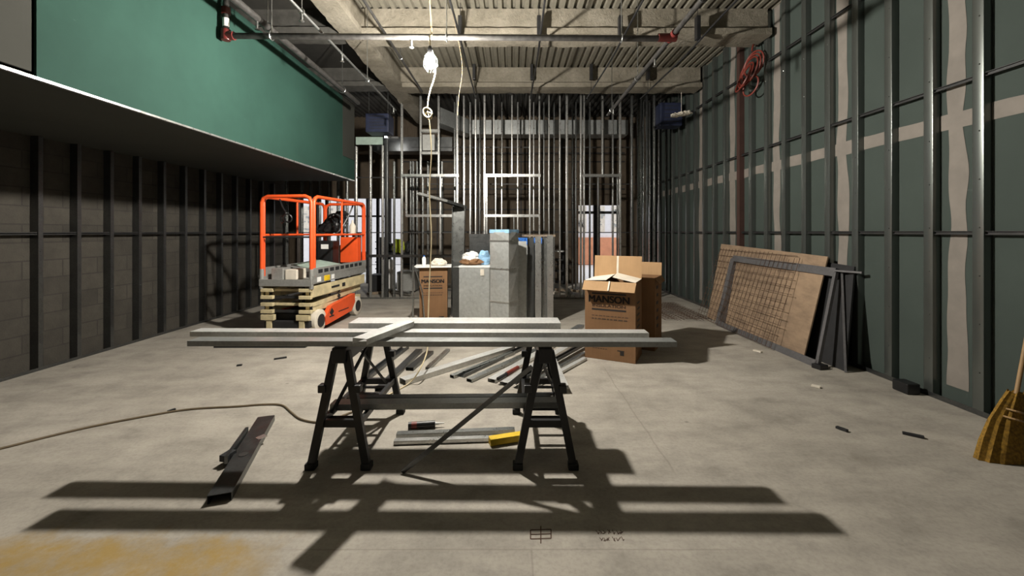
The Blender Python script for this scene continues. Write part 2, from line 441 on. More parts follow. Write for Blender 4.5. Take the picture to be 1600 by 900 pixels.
# ------------------------------------------------------------------ back framing, two rows
r1 = framing('stud_framing', 'nearer bright stud partition with framed openings across the back', (0, 9.25, 0))
w1, d1 = .032, .092
rc = .005; out_b = [(-w1/2+rc-rc*math.cos(t), rc-rc*math.sin(t)) for t in (0, .4, .8, 1.2, PI/2)]+[(w1/2-rc+rc*math.sin(t), rc-rc*math.cos(t)) for t in (0, .4, .8, 1.2, PI/2)]+[(w1/2-.003, rc), (-w1/2+.003, rc), (-w1/2+.003, d1-.003), (w1/2, d1-.003), (w1/2, d1), (-w1/2, d1)]
def bstud(par, px, Y, z0, z1, w=None, mat='galvb', name='stud'):
    x = (px-CX)/F*Y; b = new(); ww = (w or 1.)
    ext_z(b, [(x+a*ww, Y+c) for a, c in out_b], z0, z1); mesh_obj(name, b, mat, par, True)
YH = 9.25; zpx = lambda y, Y: EYE-(y-HY)/F*Y
H1 = zpx(274, YH); H2 = zpx(337, YH)
T1 = DECK-.012
for px in (446, 470, 484, 498, 513, 527, 541): bstud(r1, px, YH, .004, SOFZ+1.5 if px < 500 else SOFZ+1.6, None, 'galv')
for px, z0, z1, w, mt in [
    (555.5, .004, zpx(228, YH), 1, 'galvb'), (578, .004, zpx(226, YH), 1, 'galvb'), (597, .004, zpx(226, YH), 1, 'galvb'),
    (603, .004, zpx(215, YH), 2.2, 'galvd'), (615, .004, zpx(252, YH), 1, 'galv'), (627, .004, T1, 1.1, 'galvb'),
    (634, H2, H1, .8, 'galvb'), (656.5, H1, T1, 1, 'galvb'), (660, .004, H1, .8, 'galv'), (684.7, H1, T1, 1, 'galvb'), (687.5, .004, H1, 1, 'galvb'),
    (714, .004, T1, 1.2, 'galvb'), (724.5, .004, T1, 1, 'galvb'), (743, .004, T1, 1.1, 'galvb'), (757, .004, T1, 1.5, 'galvb'), (760.5, .004, H1, 1, 'galvb'),
    (771.5, H1, T1, 1, 'galvb'), (774.5, H2-.5, H1, .8, 'galvb'), (800, H1, T1, 1, 'galvb'), (803, .004, H2, .7, 'galv'), (828, .004, T1, 1.2, 'galvb'),
    (843, .004, T1, 1.1, 'galvb'), (858, .004, T1, 1, 'galvb'), (875, .004, T1, 1, 'galvb'), (886, .004, T1, 1.5, 'galvb'),
    (908, .004, T1, 1.2, 'galvb'), (913, .004, T1, 1, 'galvb'), (935, .004, H1, .7, 'galv'), (942, H1, T1, 1.1, 'galvb'), (965.5, .004, H1, .7, 'galv'),
    (969.5, .004, T1, 1.2, 'galvb'), (988, .004, T1, 1.3, 'galv'), (1011.5, .004, T1, 1, 'galvd'), (1023, .004, T1, 1.2, 'galv')]:
    bstud(r1, px, YH, z0, z1, w, mt)
def hdr(par, x0, x1, z, Y, mat='galvb', name='header_track'):
    b = new(); a, c = (x0-CX)/F*Y, (x1-CX)/F*Y
    bx(b, a, c, Y-.003, Y, z-.03, z+.03); bx(b, a, c, Y, Y+.095, z-.003, z); bx(b, a, c, Y+.093, Y+.096, z-.03, z+.03)
    mesh_obj(name, b, mat, par)
hdr(r1, 627, 716, H1, YH); hdr(r1, 757, 845, H1, YH); hdr(r1, 911, 971, H1, YH)
hdr(r1, 634, 716, H2, YH); hdr(r1, 757, 843, H2, YH); hdr(r1, 656, 686, zpx(204, YH), YH); hdr(r1, 656, 686, zpx(239, YH), YH)
hdr(r1, 555, 602, zpx(222, YH), YH, 'galvd')
hdr(r1, 560, 716, zpx(400, YH), YH, 'galvd', 'guard_rail')
b = new(); bx(b, XL, 3.35, YH-.003, YH+.096, 0, .004); bx(b, XL, OR0-.25, YH-.003, YH, .003, .04); mesh_obj('floor_track', b, 'galv', r1)
b = new(); bx(b, XL, 3.35, YH-.003, YH+.096, DECK-.01, DECK-.004); bx(b, -3.0, 3.35, YH-.003, YH, DECK-.09, DECK-.004); mesh_obj('top_track', b, 'galvd', r1)
for z in (1.5, 2.75):
    b = new(); bx(b, XL, (716-CX)/F*YH, YH+.04, YH+.055, z-.01, z+.01); mesh_obj('bridging_channel', b, 'channel', r1)
r2 = framing('stud_framing', 'farther duller stud partition seen between the bright back studs', (0, 10.55, 0))
for px in (641, 645, 651, 668, 690, 710, 734.5, 750, 784, 809, 834, 850, 866, 895, 900, 922, 958, 1006, 1016, 1030):
    bstud(r2, px, 10.55, .004, T1 if px > 700 else zpx(252, 10.55), 1.1, 'galvb' if px in (734.5, 784, 809, 834, 958) else 'galv')
b = new(); bx(b, -2.8, 3.85, 10.547, 10.645, 0, .004); bx(b, -2.8, OR0-.4, 10.547, 10.55, 0, .035); mesh_obj('floor_track', b, 'galvd', r2)
for z in (1.5, 2.75, 3.7):
    b = new(); bx(b, -2.6, 3.8, 10.59, 10.605, z-.012, z+.012); mesh_obj('bridging_channel', b, 'channel', r2)
b = new(); bx(b, P(660, 212, 9.4).x, P(679, 212, 9.4).x, 9.40, 9.55, zpx(235, 9.4), zpx(210, 9.4), .006)
e = solo('electrical_panel', b, 'liftgrey', 'small grey panel framed high between the back studs under the knotted cord', 'panel')
b = new(); lathe(b, (P(999.5, 0, 9.7).x, 9.7, 0), [(.062, 0), (.062, DECK-.002)], 20)
solo('round_column', b, 'galv', 'round grey steel column beside the back right corner', 'column', smooth=True)
# drywall strip in the left end of the nearer row
b = new(); bx(b, (556-CX)/F*9.2, (598-CX)/F*9.2, 9.20, 9.215, zpx(226, 9.2), zpx(214, 9.2)); solo('drywall_strip', b, 'gb', 'narrow pale green board strip above the short studs left of centre', 'board')

# ------------------------------------------------------------------ ceiling steel
def ibeam(p0, p1, z_bot, name, label, wf=.36, mat='spray', seed=0):
    b = new(); L = (Vector(p1)-Vector(p0)).length; n = int(L/.07)
    d = (Vector(p1)-Vector(p0)).normalized(); s = Vector((-d.y, d.x, 0))
    h = DECK-z_bot
    o2 = [(-wf/2, 0), (-wf/2, .09), (-.12, .13), (-.11, h), (.11, h), (.12, .13), (wf/2, .09), (wf/2, 0), (wf/6, -.005), (-wf/6, -.005)]
    o3 = []
    for i in range(len(o2)):
        a, c = o2[i], o2[(i+1) % len(o2)]; L2 = math.hypot(a[0]-c[0], a[1]-c[1]); m = max(1, int(L2/.07))
        for k in range(m): o3.append((a[0]+(c[0]-a[0])*k/m, a[1]+(c[1]-a[1])*k/m))
    rings = []
    for i in range(n+1):
        q = Vector(p0)+d*(L*i/n); r = []
        for a, c in o3:
            v = q+s*a+Vector((0, 0, z_bot+c))
            if c < h-.01:
                k = noise.noise(v*6+Vector((seed, 0, 0)))*.012+noise.noise(v*17)*.008
                v += (s*(1 if a > 0 else -1)+Vector((0, 0, -1 if c < .05 else 0)))*k
            r.append(b.verts.new(v))
        rings.append(r)
    m = len(o3)
    for r0, r1_ in zip(rings, rings[1:]):
        for k in range(m): b.faces.new((r0[k], r0[(k+1) % m], r1_[(k+1) % m], r1_[k]))
    b.faces.new(rings[0][::-1]); b.faces.new(rings[-1])
    return solo(name, b, mat, label, 'beam', None, True)
ibeam((-2.30, 6.26, 0), (3.84, 6.26, 0), 4.44, 'ceiling_beam', 'pale fireproofed cross beam just behind the hanging lamp', .42, seed=1)
ibeam((-2.30, 8.46, 0), (3.84, 8.46, 0), 4.44, 'ceiling_beam', 'farther pale fireproofed cross beam in front of the back studs', .40, seed=2)
ibeam((-2.30, 3.6, 0), (3.84, 3.6, 0), 4.44, 'ceiling_beam', 'fireproofed cross beam overhead nearest the camera', .40, seed=3)
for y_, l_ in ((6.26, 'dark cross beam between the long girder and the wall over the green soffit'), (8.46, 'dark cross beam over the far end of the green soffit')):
    ibeam((-5.15, y_, 0), (-2.46, y_, 0), 4.47, 'ceiling_beam', l_, .36, 'beamd', 7)  # cross beams left of the girder get a darker tone
ibeam((-2.38, -2.5, 0), (-2.38, 11.2, 0), 4.435, 'ceiling_girder', 'long sprayed girder running front to back beside the green soffit', .33, seed=4)
def pipe(name, p0, p1, r, mat, label, cat='pipe', heads=(), clamps=(), group=None, seg=10):
    p0, p1 = Vector(p0), Vector(p1); t = thing(name, label, cat, p0, 0, group)
    b = new(); tube(b, [p0, p0.lerp(p1, .5), p1], r, seg); mesh_obj('pipe_run', b, mat, t, True)
    for k in heads:
        q = p0.lerp(p1, k); b = new(); tube(b, [q-Vector((0, 0, r*.5)), q-Vector((0, 0, r+.05))], .012, 8)
        lathe(b, q-Vector((0, 0, r+.09)), [(.02, 0), (.028, .006), (.012, .02), (.014, .045)], 10); mesh_obj('sprinkler_head', b, 'galv', t, True)
    for k in clamps:
        q = p0.lerp(p1, k); b = new(); tube(b, [q+Vector((0, 0, r*.6)), Vector((q.x, q.y, DECK-.005))], .006, 6)
        d = (p1-p0).normalized(); torus(b, q, r+.012, .006, d, 16, 6); mesh_obj('hanger_rod', b, 'galv', t)
    return t
YP = 4.54; ZP = zpx(56, YP)
tp = pipe('sprinkler_pipe', (-3.15, YP, ZP), (1.70, YP, ZP-.03), .033, 'blackm', 'black cross pipe the lamp cord hangs over', heads=(.42,), clamps=(.1, .5, .9), seg=14)
b = new(); lathe(b, (-3.17, YP, ZP-.05), [(.045, 0), (.05, .02), (.05, .1), (.045, .12)], 14); tube(b, [(-3.18, YP, ZP), (-3.08, YP, ZP)], .047, 14); mesh_obj('elbow_fitting', b, 'red', tp, True)
b = new(); tube(b, [(-3.17, YP, ZP+.06), (-3.17, YP, ZP+.75)], .03, 12); mesh_obj('riser', b, 'blackm', tp, True)
b = new(); lathe(b, (-3.17, YP, ZP+.1), [(.034, 0), (.034, .09)], 14); mesh_obj('paper_tag', b, 'white', tp, True)
b = new(); lathe(b, (-3.17, YP, ZP+.24), [(.045, 0), (.045, .07)], 14); mesh_obj('coupling', b, 'red', tp, True)
rp = pipe('sprinkler_pipe', (1.78, -2.4, ZP), (1.78, 7.6, ZP), .028, 'blackm', 'dark pipe running back along the right with a red tee', heads=(.75, .96), clamps=(.3, .62, .82, .97), seg=12)
b = new(); tube(b, [(1.62, YP, ZP-.02), (1.82, YP, ZP-.02)], .045, 12); tube(b, [(1.78, YP-.09, ZP), (1.78, YP+.09, ZP)], .042, 12); mesh_obj('tee_fitting', b, 'red', rp, True)
pipe('sprinkler_pipe', (-2.82, -2.4, 3.88), (-2.82, 7.5, 3.88), .040, 'blackm', 'thick dark pipe running back close beside the green soffit', heads=(.7,), clamps=(.35, .72, .93), seg=12)
pipe('thin_conduit', (-2.14, -2.4, 3.76), (-2.14, 7.55, 3.76), .014, 'galv', 'thin grey conduit running back below the long girder', heads=(.66, .76, .985), clamps=(.45, .66, .85))
pipe('thin_conduit', (-1.80, -2.4, 4.33), (-1.80, 8.2, 4.33), .018, 'blackm', 'dark conduit tucked just right of the long girder', clamps=(.6, .85))
for rt, lb in ((-.272, 'thin black line running back just right of the hanging lamp'), (.141, 'thin black line running back near the middle of the ceiling'), (.568, 'thin black line running back halfway to the right wall'), (.975, 'thin black line running back nearest the right wall')):
    x = rt*2.78; t = thing('hanging_cable', lb, 'cable', (x, -2.4, 4.3), 0, 'thin black ceiling lines')
    b = new(); pts = [(x+.012*math.sin(k), -2.4+k*1.1, 4.3+.02*math.sin(k*2.1)) for k in range(11)]; tube(b, smooth_path(pts, 4), .015, 6); mesh_obj('line', b, 'black', t)
    for y in (5.98, 8.17):
        b = new(); bx(b, x-.028, x+.028, y-.045, y+.045, 4.32 if y < 7 else 4.55, 4.66 if y < 7 else 4.85, .006)
        tube(b, [(x, y, 4.3), (x, y, DECK-.01)], .005, 6); mesh_obj('hanger_clip', b, 'black', t)
# ducts and blue units at the back
dt = thing('sheet_metal_duct', 'flat galvanized duct crossing high behind the back studs', 'duct', (0, 11.2, 4.2))
b = new(); bx(b, P(735, 0, 11.2).x, P(980, 0, 11.2).x, 11.1, 11.6, zpx(211, 11.2), zpx(189, 11.2)); mesh_obj('straight_section', b, 'duct', dt)
b = new(); A = P(735, 0, 11.2).x; z0, z1 = zpx(211, 11.2), zpx(189, 11.2)
q = [(A, 11.1, z0), (A, 11.1, z1), (-1.75, 9.95, z1), (-1.75, 9.95, z0)]; q2 = [(x-.12, y+.45, z) for x, y, z in q]
va = [b.verts.new(p) for p in q]; vb = [b.verts.new(p) for p in q2]; b.faces.new(va); b.faces.new(vb[::-1])
for i in range(4): b.faces.new((va[i], va[(i+1) % 4], vb[(i+1) % 4], vb[i]))
mesh_obj('elbow_section', b, 'duct', dt)
for k in range(7): b = new(); x = P(742, 0, 11.2).x+k*.62; bx(b, x, x+.03, 11.08, 11.62, z0-.015, z1+.015); mesh_obj('seam', b, 'galvb', dt)
b = new(); bx(b, -3.6, -1.55, 10.6, 11.1, zpx(236, 10.6), zpx(214, 10.6)); solo('sheet_metal_duct', b, 'galvd', 'dim duct hanging left of the small framed panel at the back', 'duct')
def unit(name, x0, x1, Y, y0, y1, dep, label, mat):
    zb, zt = zpx(y1, Y), zpx(y0, Y); t = thing(name, label, 'ventilation unit', ((x0-CX)/F*Y, Y, zb))
    b = new(); bx(b, (x0-CX)/F*Y, (x1-CX)/F*Y, Y, Y+dep, zb, zt, .015); mesh_obj('housing', b, mat, t)
    b = new()
    for k in range(5): z = zb+(zt-zb)*(k+1)/6; bx(b, (x0+6-CX)/F*Y, (x1-6-CX)/F*Y, Y-.008, Y, z, z+.012)
    mesh_obj('grille', b, 'dark', t)
    b = new()
    for x in (x0+3, x1-3):
        X = (x-CX)/F*Y; tube(b, [(X, Y+.1, zt-.02), (X, Y+.1, DECK-.005)], .008, 6)
    mesh_obj('hanger_rod', b, 'galv', t); return t
unit('ventilation_unit', 571, 607, 8.75, 177, 206, .4, 'dark blue hanging unit beyond the far end of the green soffit', 'bluedark')
unit('ventilation_unit', 1032, 1066, 8.95, 160, 196, .35, 'dark blue unit hanging in the upper right back corner', 'bluedark')
b = new()
for k in range(3): crumple(b, (P(1062+k*9, 0, 8.3).x, 8.5, zpx(176-k*2, 8.3)), (.09, .06, .05), .5, k)
tube(b, [(P(1071, 0, 8.3).x, 8.5, zpx(176, 8.3)), (P(1071, 0, 8.3).x, 8.5, 4.42)], .004, 5)
solo('plastic_bundle', b, 'offw', 'crumpled clear plastic bundle by the blue unit near the right wall', 'plastic')
# red hose coil hung high on the right wall
b = new(); c = Vector((3.72, 6.35, zpx(100, 6.35)))
for k in range(5):
    torus(b, c+Vector((-.03*k+.03, .02*k, -.05*k)), .17+.012*(k % 3), .014, (-1, -.25+.1*k, .1*k), 26, 6, 1.15)
torus(b, c+Vector((-.02, 0, -.34)), .12, .013, (-1, -.3, 0), 24, 6, 1.3)
tube(b, smooth_path([c+Vector((0, 0, .2)), c+Vector((.03, .02, .3)), c+Vector((.1, .05, .36))], 5), .012, 6)
tube(b, [(3.82, 6.40, 4.42), (3.82, 6.40, c.z+.36)], .010, 6)
solo('hose_coil', b, 'redhose', 'coil of red hose hanging high on the right wall studs', 'hose', smooth=True)

# ------------------------------------------------------------------ the hanging lamp and its cord
LAMP = Vector((-.884, 4.42, zpx(96, 4.42)))
lm = thing('hanging_lamp', 'bright bare bulb in a wire cage hanging from the cross pipe', 'lamp', LAMP)
bulb = emit('lit bulb', (1, .945, .85), 6000)
b = new(); lathe(b, LAMP, [(.004, -.080), (.03, -.074), (.049, -.042), (.054, 0), (.045, .035), (.028, .06), (.022, .075)], 20); mesh_obj('bulb', b, bulb, lm, True)
b = new(); lathe(b, LAMP, [(.026, .076), (.028, .13), (.02, .16), (.008, .17)], 16); mesh_obj('socket', b, 'black', lm, True)
b = new()
for k in range(5):
    a = k*2*PI/5+.3; d = Vector((math.cos(a), math.sin(a), 0))
    tube(b, [LAMP+d*.027+Vector((0, 0, .1)), LAMP+d*.075+Vector((0, 0, .03)), LAMP+d*.078-Vector((0, 0, .04)), LAMP+d*.03-Vector((0, 0, .11))], .0016, 5)
mesh_obj('wire_guard', b, 'galv', lm)
cd = thing('lamp_cord', 'cream cord dropping from the ceiling over the pipe past the lamp to the floor', 'cord', (LAMP.x, LAMP.y, 0))
top = P(672, -40, 4.5); lx = LAMP.x
path = [(lx+.005, 4.40, DECK-.02), (lx-.01, 4.40, 4.3), (lx, 4.49, ZP+.08), (lx, YP-.045, ZP), (lx-.01, 4.45, ZP-.05), (lx, 4.43, LAMP.z+.165)]
b = new(); tube(b, smooth_path(path, 6), .009, 6)
mesh_obj('supply_cord', b, 'cord', cd, True)
kn = P(668, 176, 4.55)
path = [(lx+.01, 4.44, LAMP.z+.16), (lx+.03, 4.52, LAMP.z+.05), (lx+.03, 4.54, LAMP.z-.1), (lx-.03, 4.54, LAMP.z-.3), kn+Vector((.0, 0, .05)), kn+Vector((.02, 0, -.08)),
        P(674, 240, 4.6), P(671, 300, 4.64), P(674, 370, 4.64), P(671, 440, 4.6), P(669, 500, 4.5), P(668, 545, 4.35), P(656, 577, 4.1), G(640, 598, .02), G(612, 614, .008), G(560, 640, .008)]
b = new(); tube(b, smooth_path(path, 6), .007, 6); mesh_obj('drop_cord', b, 'cord', cd, True)
b = new(); torus(b, kn, .045, .010, (.3, 1, .1), 20, 6, 1.3); torus(b, kn+Vector((.012, .01, -.03)), .035, .009, (.5, 1, .4), 20, 6, 1.2); mesh_obj('knot', b, 'cord', cd, True)
path = [G(560, 640, .008), G(520, 655, .008), G(497, 660, .008), G(470, 655, .008), G(455, 644, .008), G(440, 633, .008), G(410, 632, .008), G(370, 635, .008), G(300, 639, .008), G(240, 648, .008), G(150, 665, .008), G(80, 681, .008), G(0, 701, .008), G(-90, 722, .008)]
b = new(); tube(b, smooth_path(path, 6), .0085, 6); solo('extension_cord', b, 'corddark', 'brown extension cord snaking over the left floor to the left sawhorse', 'cord', smooth=True)
b = new(); tube(b, smooth_path([(-.756, 5.2, 4.29), P(722, 100, 5.2), P(717, 150, 5.2), P(715, 180, 5.2)], 6), .003, 6)
solo('thin_wire', b, 'corddark', 'thin pale wire end dangling right of the lamp', 'wire', smooth=True)

# ------------------------------------------------------------------ sawhorses and the planks on them
SZ = .775
def sawhorse(xc, label):
    t = thing('sawhorse', label, 'sawhorse', (xc, 3.03, 0), 0)
    b = new(); bx(b, xc-.045, xc+.045, 2.62, 3.44, SZ-.10, SZ, .008); mesh_obj('top_beam', b, 'black', t)
    for y in (2.66, 3.40):
        for s in (-1, 1):
            dy = -.03 if y < 3 else .03
            p0 = Vector((xc+s*.035, y, SZ-.03)); p1 = Vector((xc+s*.175, y+dy, .03)); b = new()
            prof(b, p0, p1, [(-.024, -.018), (.024, -.018), (.024, .018), (.015, .018), (.015, -.008), (-.015, -.008), (-.015, .018), (-.024, .018)], (0, 1, 0))
            bar(b, p0, p1, .03, .028, (0, 1, 0))
            lg = mesh_obj('leg', b, 'black', t)
            b = new(); box(b, (xc+s*.178, y+dy, .02), (.065, .06, .04), 0, .006); mesh_obj('rubber_foot', b, 'rubber', lg)
            k = .33; q = p0.lerp(p1, k); b = new(); box(b, q+Vector((s*.03, 0, 0)), (.05, .055, .05), 0, .006); mesh_obj('latch', b, 'black', t)
    for y in (2.655, 3.405):
        b = new(); bar(b, (xc-.125, y, .28), (xc+.125, y, .28), .03, .045); mesh_obj('cross_brace', b, 'black', t)
    for s in (-1, 1):
        b = new(); bar(b, (xc+s*.125, 2.66, .285), (xc+s*.125, 3.40, .285), .025, .04); mesh_obj('side_rail', b, 'black', t)
    b = new()
    for k in range(5): bar(b, (xc-.12, 2.76+k*.135, .268), (xc+.12, 2.76+k*.135, .268), .03, .012)
    mesh_obj('shelf_tray', b, 'black', t)
    b = new(); bar(b, (xc-.1, 2.75, .3), (xc+.04, 3.02, SZ-.1), .022, .012); bar(b, (xc+.1, 3.3, .3), (xc-.04, 3.04, SZ-.1), .022, .012); mesh_obj('folding_brace', b, 'black', t)
    return t
sawhorse(-1.11, 'black folding sawhorse nearest the green and orange lift on the left')
sawhorse(.215, 'black folding sawhorse on the right below the ends of the studs')
def plank(name, p0, p1, w, d, mat, label, up=(0, 0, 1), track=False, cat='metal stud', group='steel studs laid across the sawhorses', holes=True):
    b = new(); prof(b, p0, p1, (you if track else cee)(w, d), up); return solo(name, b, mat, label, cat, group)
# near stud, flanges down (web on top): use up = -z
e = SZ+.002
plank('metal_stud', (-2.10, 2.70, e+.036), (1.06, 2.68, e+.036), .105, .034, 'plank', 'longest galvanized stud at the front edge of both sawhorses', (0, 0, -1))
plank('metal_stud', (-2.24, 2.90, e+.048), (.94, 2.86, e+.048), .105, .034, 'plankb', 'bright galvanized stud lying second from the front on the sawhorses', (0, 0, -1))
plank('metal_track', (-1.21, 3.13, e+.066), (.36, 3.13, e+.066), .20, .064, 'plankb', 'short wide bright track lying at the back of the sawhorses', (0, 0, -1), True, 'metal track')
plank('metal_track', (-.93, 2.50, e+.092), (-.76, 2.99, e+.092), .105, .036, 'plankb', 'short track laid crosswise over the front studs above the left sawhorse', (0, 0, -1), True, 'metal track')
plank('metal_stud', (-1.24, 2.83, .345), (.32, 2.87, .345), .092, .04, 'plank', 'galvanized stud resting low across both sawhorse trays', (0, 0, -1), group='steel studs under the sawhorses')
plank('metal_stud', (-1.18, 2.95, .335), (.28, 2.98, .335), .06, .04, 'galvd', 'darker stud behind the bright one on the sawhorse trays', (0, 0, -1), group='steel studs under the sawhorses')
b = new(); bar(b, G(628, 738, .008), Vector((.13, 2.63, SZ-.12)), .03, .006, (0, 1, .3)); solo('metal_strap', b, 'galvd', 'thin flat strap leaning diagonally from the floor to the right sawhorse', 'strap')
# ------------------------------------------------------------------ things on the floor
PG = 'steel studs piled on the floor behind the sawhorses'
pile = [
 (629, 592, 800, 540, .11, .05, 0, 'plankb', 'wide pale track at the left of the floor pile', (0, 0, -1)),
 (706, 586, 802, 549, .06, .03, 0, 'galv', 'narrow stud beside the wide pale track in the pile', (0, 0, -1)),
 (721, 589, 826, 540, .07, .03, 0, 'galvd', 'dark stud with its open end up left of the pile middle', (0, 0, 1)),
 (733, 592, 838, 545, .07, .03, 0, 'galv', 'stud lying right of the dark open one in the pile', (0, 0, -1)),
 (768, 592, 905, 513, .09, .035, .0, 'plankb', 'long bright stud pointing at the cardboard box top of the pile', (0, 0, -1)),
 (787, 597, 915, 523, .09, .035, .0, 'plankb', 'bright stud in the pile just behind the right sawhorse', (0, 0, -1)),
 (803, 600, 915, 538, .06, .03, .038, 'galvd', 'dull stud between two bright ones right of the pile middle', (0, 0, 1)),
 (822, 601, 913, 550, .05, .03, 0, 'galv', 'narrow stud nearly touching the corner of the big box', (0, 0, -1)),
 (842, 597, 914, 558, .05, .03, 0, 'plankb', 'rightmost long stud of the floor pile', (0, 0, -1)),
 (881, 602, 856, 545, .09, .035, .04, 'plankb', 'short stud lying across the right end of the pile', (0, 0, -1)),
 (745, 629, 866, 615, .05, .025, 0, 'galvd', 'lone stud lying near the right sawhorse ahead of the pile', (0, 0, -1)),
 (572, 592, 634, 544, .09, .035, 0, 'galvd', 'dark stud leaning past the left sawhorse far legs', (0, 0, 1)),
 (592, 606, 655, 545, .08, .035, 0, 'galvd', 'dark stud right of the left sawhorse far legs', (0, 0, -1)),
 (668, 574, 700, 545, .05, .03, 0, 'galv', 'short stud end lying behind the wide pale track', (0, 0, -1)),
 (640, 574, 672, 548, .09, .035, 0, 'galvd', 'short dark cut off left of the hanging cord foot', (0, 0, -1)),
 (868, 531, 908, 507, .1, .04, .04, 'galv', 'short wide stud behind the planks left of the big box', (0, 0, -1)),
]
for x0, y0, x1, y1, w, d, z, mt, lb, up in pile:
    h = (d if up[2] < 0 else 0)+z+.003
    plank('metal_stud', G(x0, y0, h), G(x1, y1, h), w, d, mt, lb, up, group=PG)
UG = 'steel offcuts on the floor between the sawhorses'
plank('metal_stud', G(620, 676, .035), G(804, 669, .035), .05, .03, 'galv', 'upper of two parallel offcuts between the sawhorses', (0, 0, -1), group=UG)
plank('metal_stud', G(616, 687, .03), G(770, 682, .03), .045, .026, 'galvb', 'lower of two parallel offcuts between the sawhorses', (0, 0, -1), group=UG)
b = new(); A, B = G(765, 689, .03), G(816, 681, .03); bar(b, A, B, .06, .045); solo('spirit_level', b, 'yellow', 'bright yellow tool end on the offcuts beside the right sawhorse', 'tool')
tb = thing('caulk_tube', 'dark caulk tube lying behind the offcuts under the low stud', 'tube', G(660, 664, 0))
A, B = G(638, 665, .028), G(680, 662, .028); b = new(); tube(b, [A, A.lerp(B, .5), B], .025, 14); mesh_obj('barrel', b, 'black', tb, True)
b = new(); tube(b, [B, B+(B-A).normalized()*.02, B+(B-A).normalized()*.07], [.012, .009, .004], 10); mesh_obj('nozzle', b, 'white', tb, True)
b = new(); tube(b, [A.lerp(B, .12), A.lerp(B, .32)], .0258, 14, False); mesh_obj('label_band', b, 'redhose', tb, True)
mk = thing('marker_pen', 'red ended marking stick on the pile left of the right sawhorse', 'marker', G(790, 583, 0))
A, B = G(778, 592, .06), G(806, 576, .06); b = new(); tube(b, [A, B], .018, 10); mesh_obj('barrel', b, 'dark', mk, True)
b = new(); tube(b, [A.lerp(B, .45), B+(B-A)*.12], .022, 10); mesh_obj('cap', b, 'redhose', mk, True)
for q in (tb, mk):
    pass
# bent stud on the left floor
bs = thing('metal_stud', 'bent dark stud lying alone on the floor left of the left sawhorse', 'metal stud', G(375, 720, 0))
A, B = G(343, 772, .048), G(416, 650, .048); b = new(); prof(b, A, B, cee(.12, .045), (0, 0, -1)); mesh_obj('channel', b, 'galvd', bs)
d = (B-A).normalized(); s = Vector((d.y, -d.x, 0)); b = new(); bar(b, A.lerp(B, .38)-s*.085, A.lerp(B, .78)-s*.075, .02, .05); mesh_obj('bent_flange', b, 'galvd', bs)
b = new(); lathe(b, A.lerp(B, .42)+Vector((0, 0, .0005)), [(.028, 0), (.028, .002)], 16); mesh_obj('punch_hole', b, 'ink', bs)
b = new(); bar(b, A.lerp(B, .40)-s*.11, A.lerp(B, .47)-s*.07, .05, .04); mesh_obj('clip', b, 'dark', bs)
b = new(); bar(b, A.lerp(B, .62)+s*.03, A.lerp(B, .66)+s*.075, .05, .004, (0, 0, 1)); mesh_obj('torn_tab', b, 'galvb', bs)
def scrap(x0, y0, x1, y1, w, mat, label, name='wood_scrap', cat='debris'):
    b = new(); bar(b, G(x0, y0, .009), G(x1, y1, .011), w, .014); solo(name, b, mat, label, cat, 'scraps on the floor')
scrap(1307, 667, 1324, 673, .03, 'dark', 'small dark scrap on the open floor left of the longer scrap')
scrap(1410, 676, 1444, 683, .03, 'dark', 'longer dark scrap on the floor near the right wall')
scrap(262, 643, 274, 639, .02, 'dark', 'dark scrap touching the extension cord on the left')
scrap(428, 561, 448, 558, .03, 'dark', 'dark scrap on the floor below the long left plank ends')
scrap(370, 571, 378, 570, .03, 'dark', 'tiny dark chip left of the sawhorses below the plank ends')
scrap(1178, 547, 1190, 550, .04, 'offw', 'small white scrap in front of the leaning steel frame')
scrap(1268, 602, 1282, 605, .04, 'offw', 'small pale scrap below the corner of the leaning frame')
b = new(); bx(b, 3.68, 3.80, F*3.75/630, F*3.75/605, 0, .1, .01); solo('junction_box', b, 'black', 'small black box on the floor at the foot of the right wall', 'box')
# faint marker writing on the floor
b = new()
def mark(pts, w=.006):
    for (x0, y0), (x1, y1) in zip(pts, pts[1:]): bar(b, G(x0, y0, .0012), G(x1, y1, .0012), w, .0012)
mark([(829, 828), (829, 842), (861, 841), (861, 827), (829, 828)]); mark([(845, 822), (845, 849)]); mark([(829, 835), (861, 834)])
rs = random.Random(5)
for r_ in ((828, 834, 931), (839, 845, 937)):
    x = r_[2]
    while x < 972: mark([(x, r_[0]+rs.uniform(-1, 2)), (x+rs.uniform(2, 6), r_[1]+rs.uniform(-2, 1))], .003); mark([(x+rs.uniform(0, 3), r_[1]), (x+rs.uniform(3, 7), r_[0]+rs.uniform(0, 4))], .003); x += rs.uniform(5, 8)
mesh_obj('floor_marking', b, 'rust', floor)

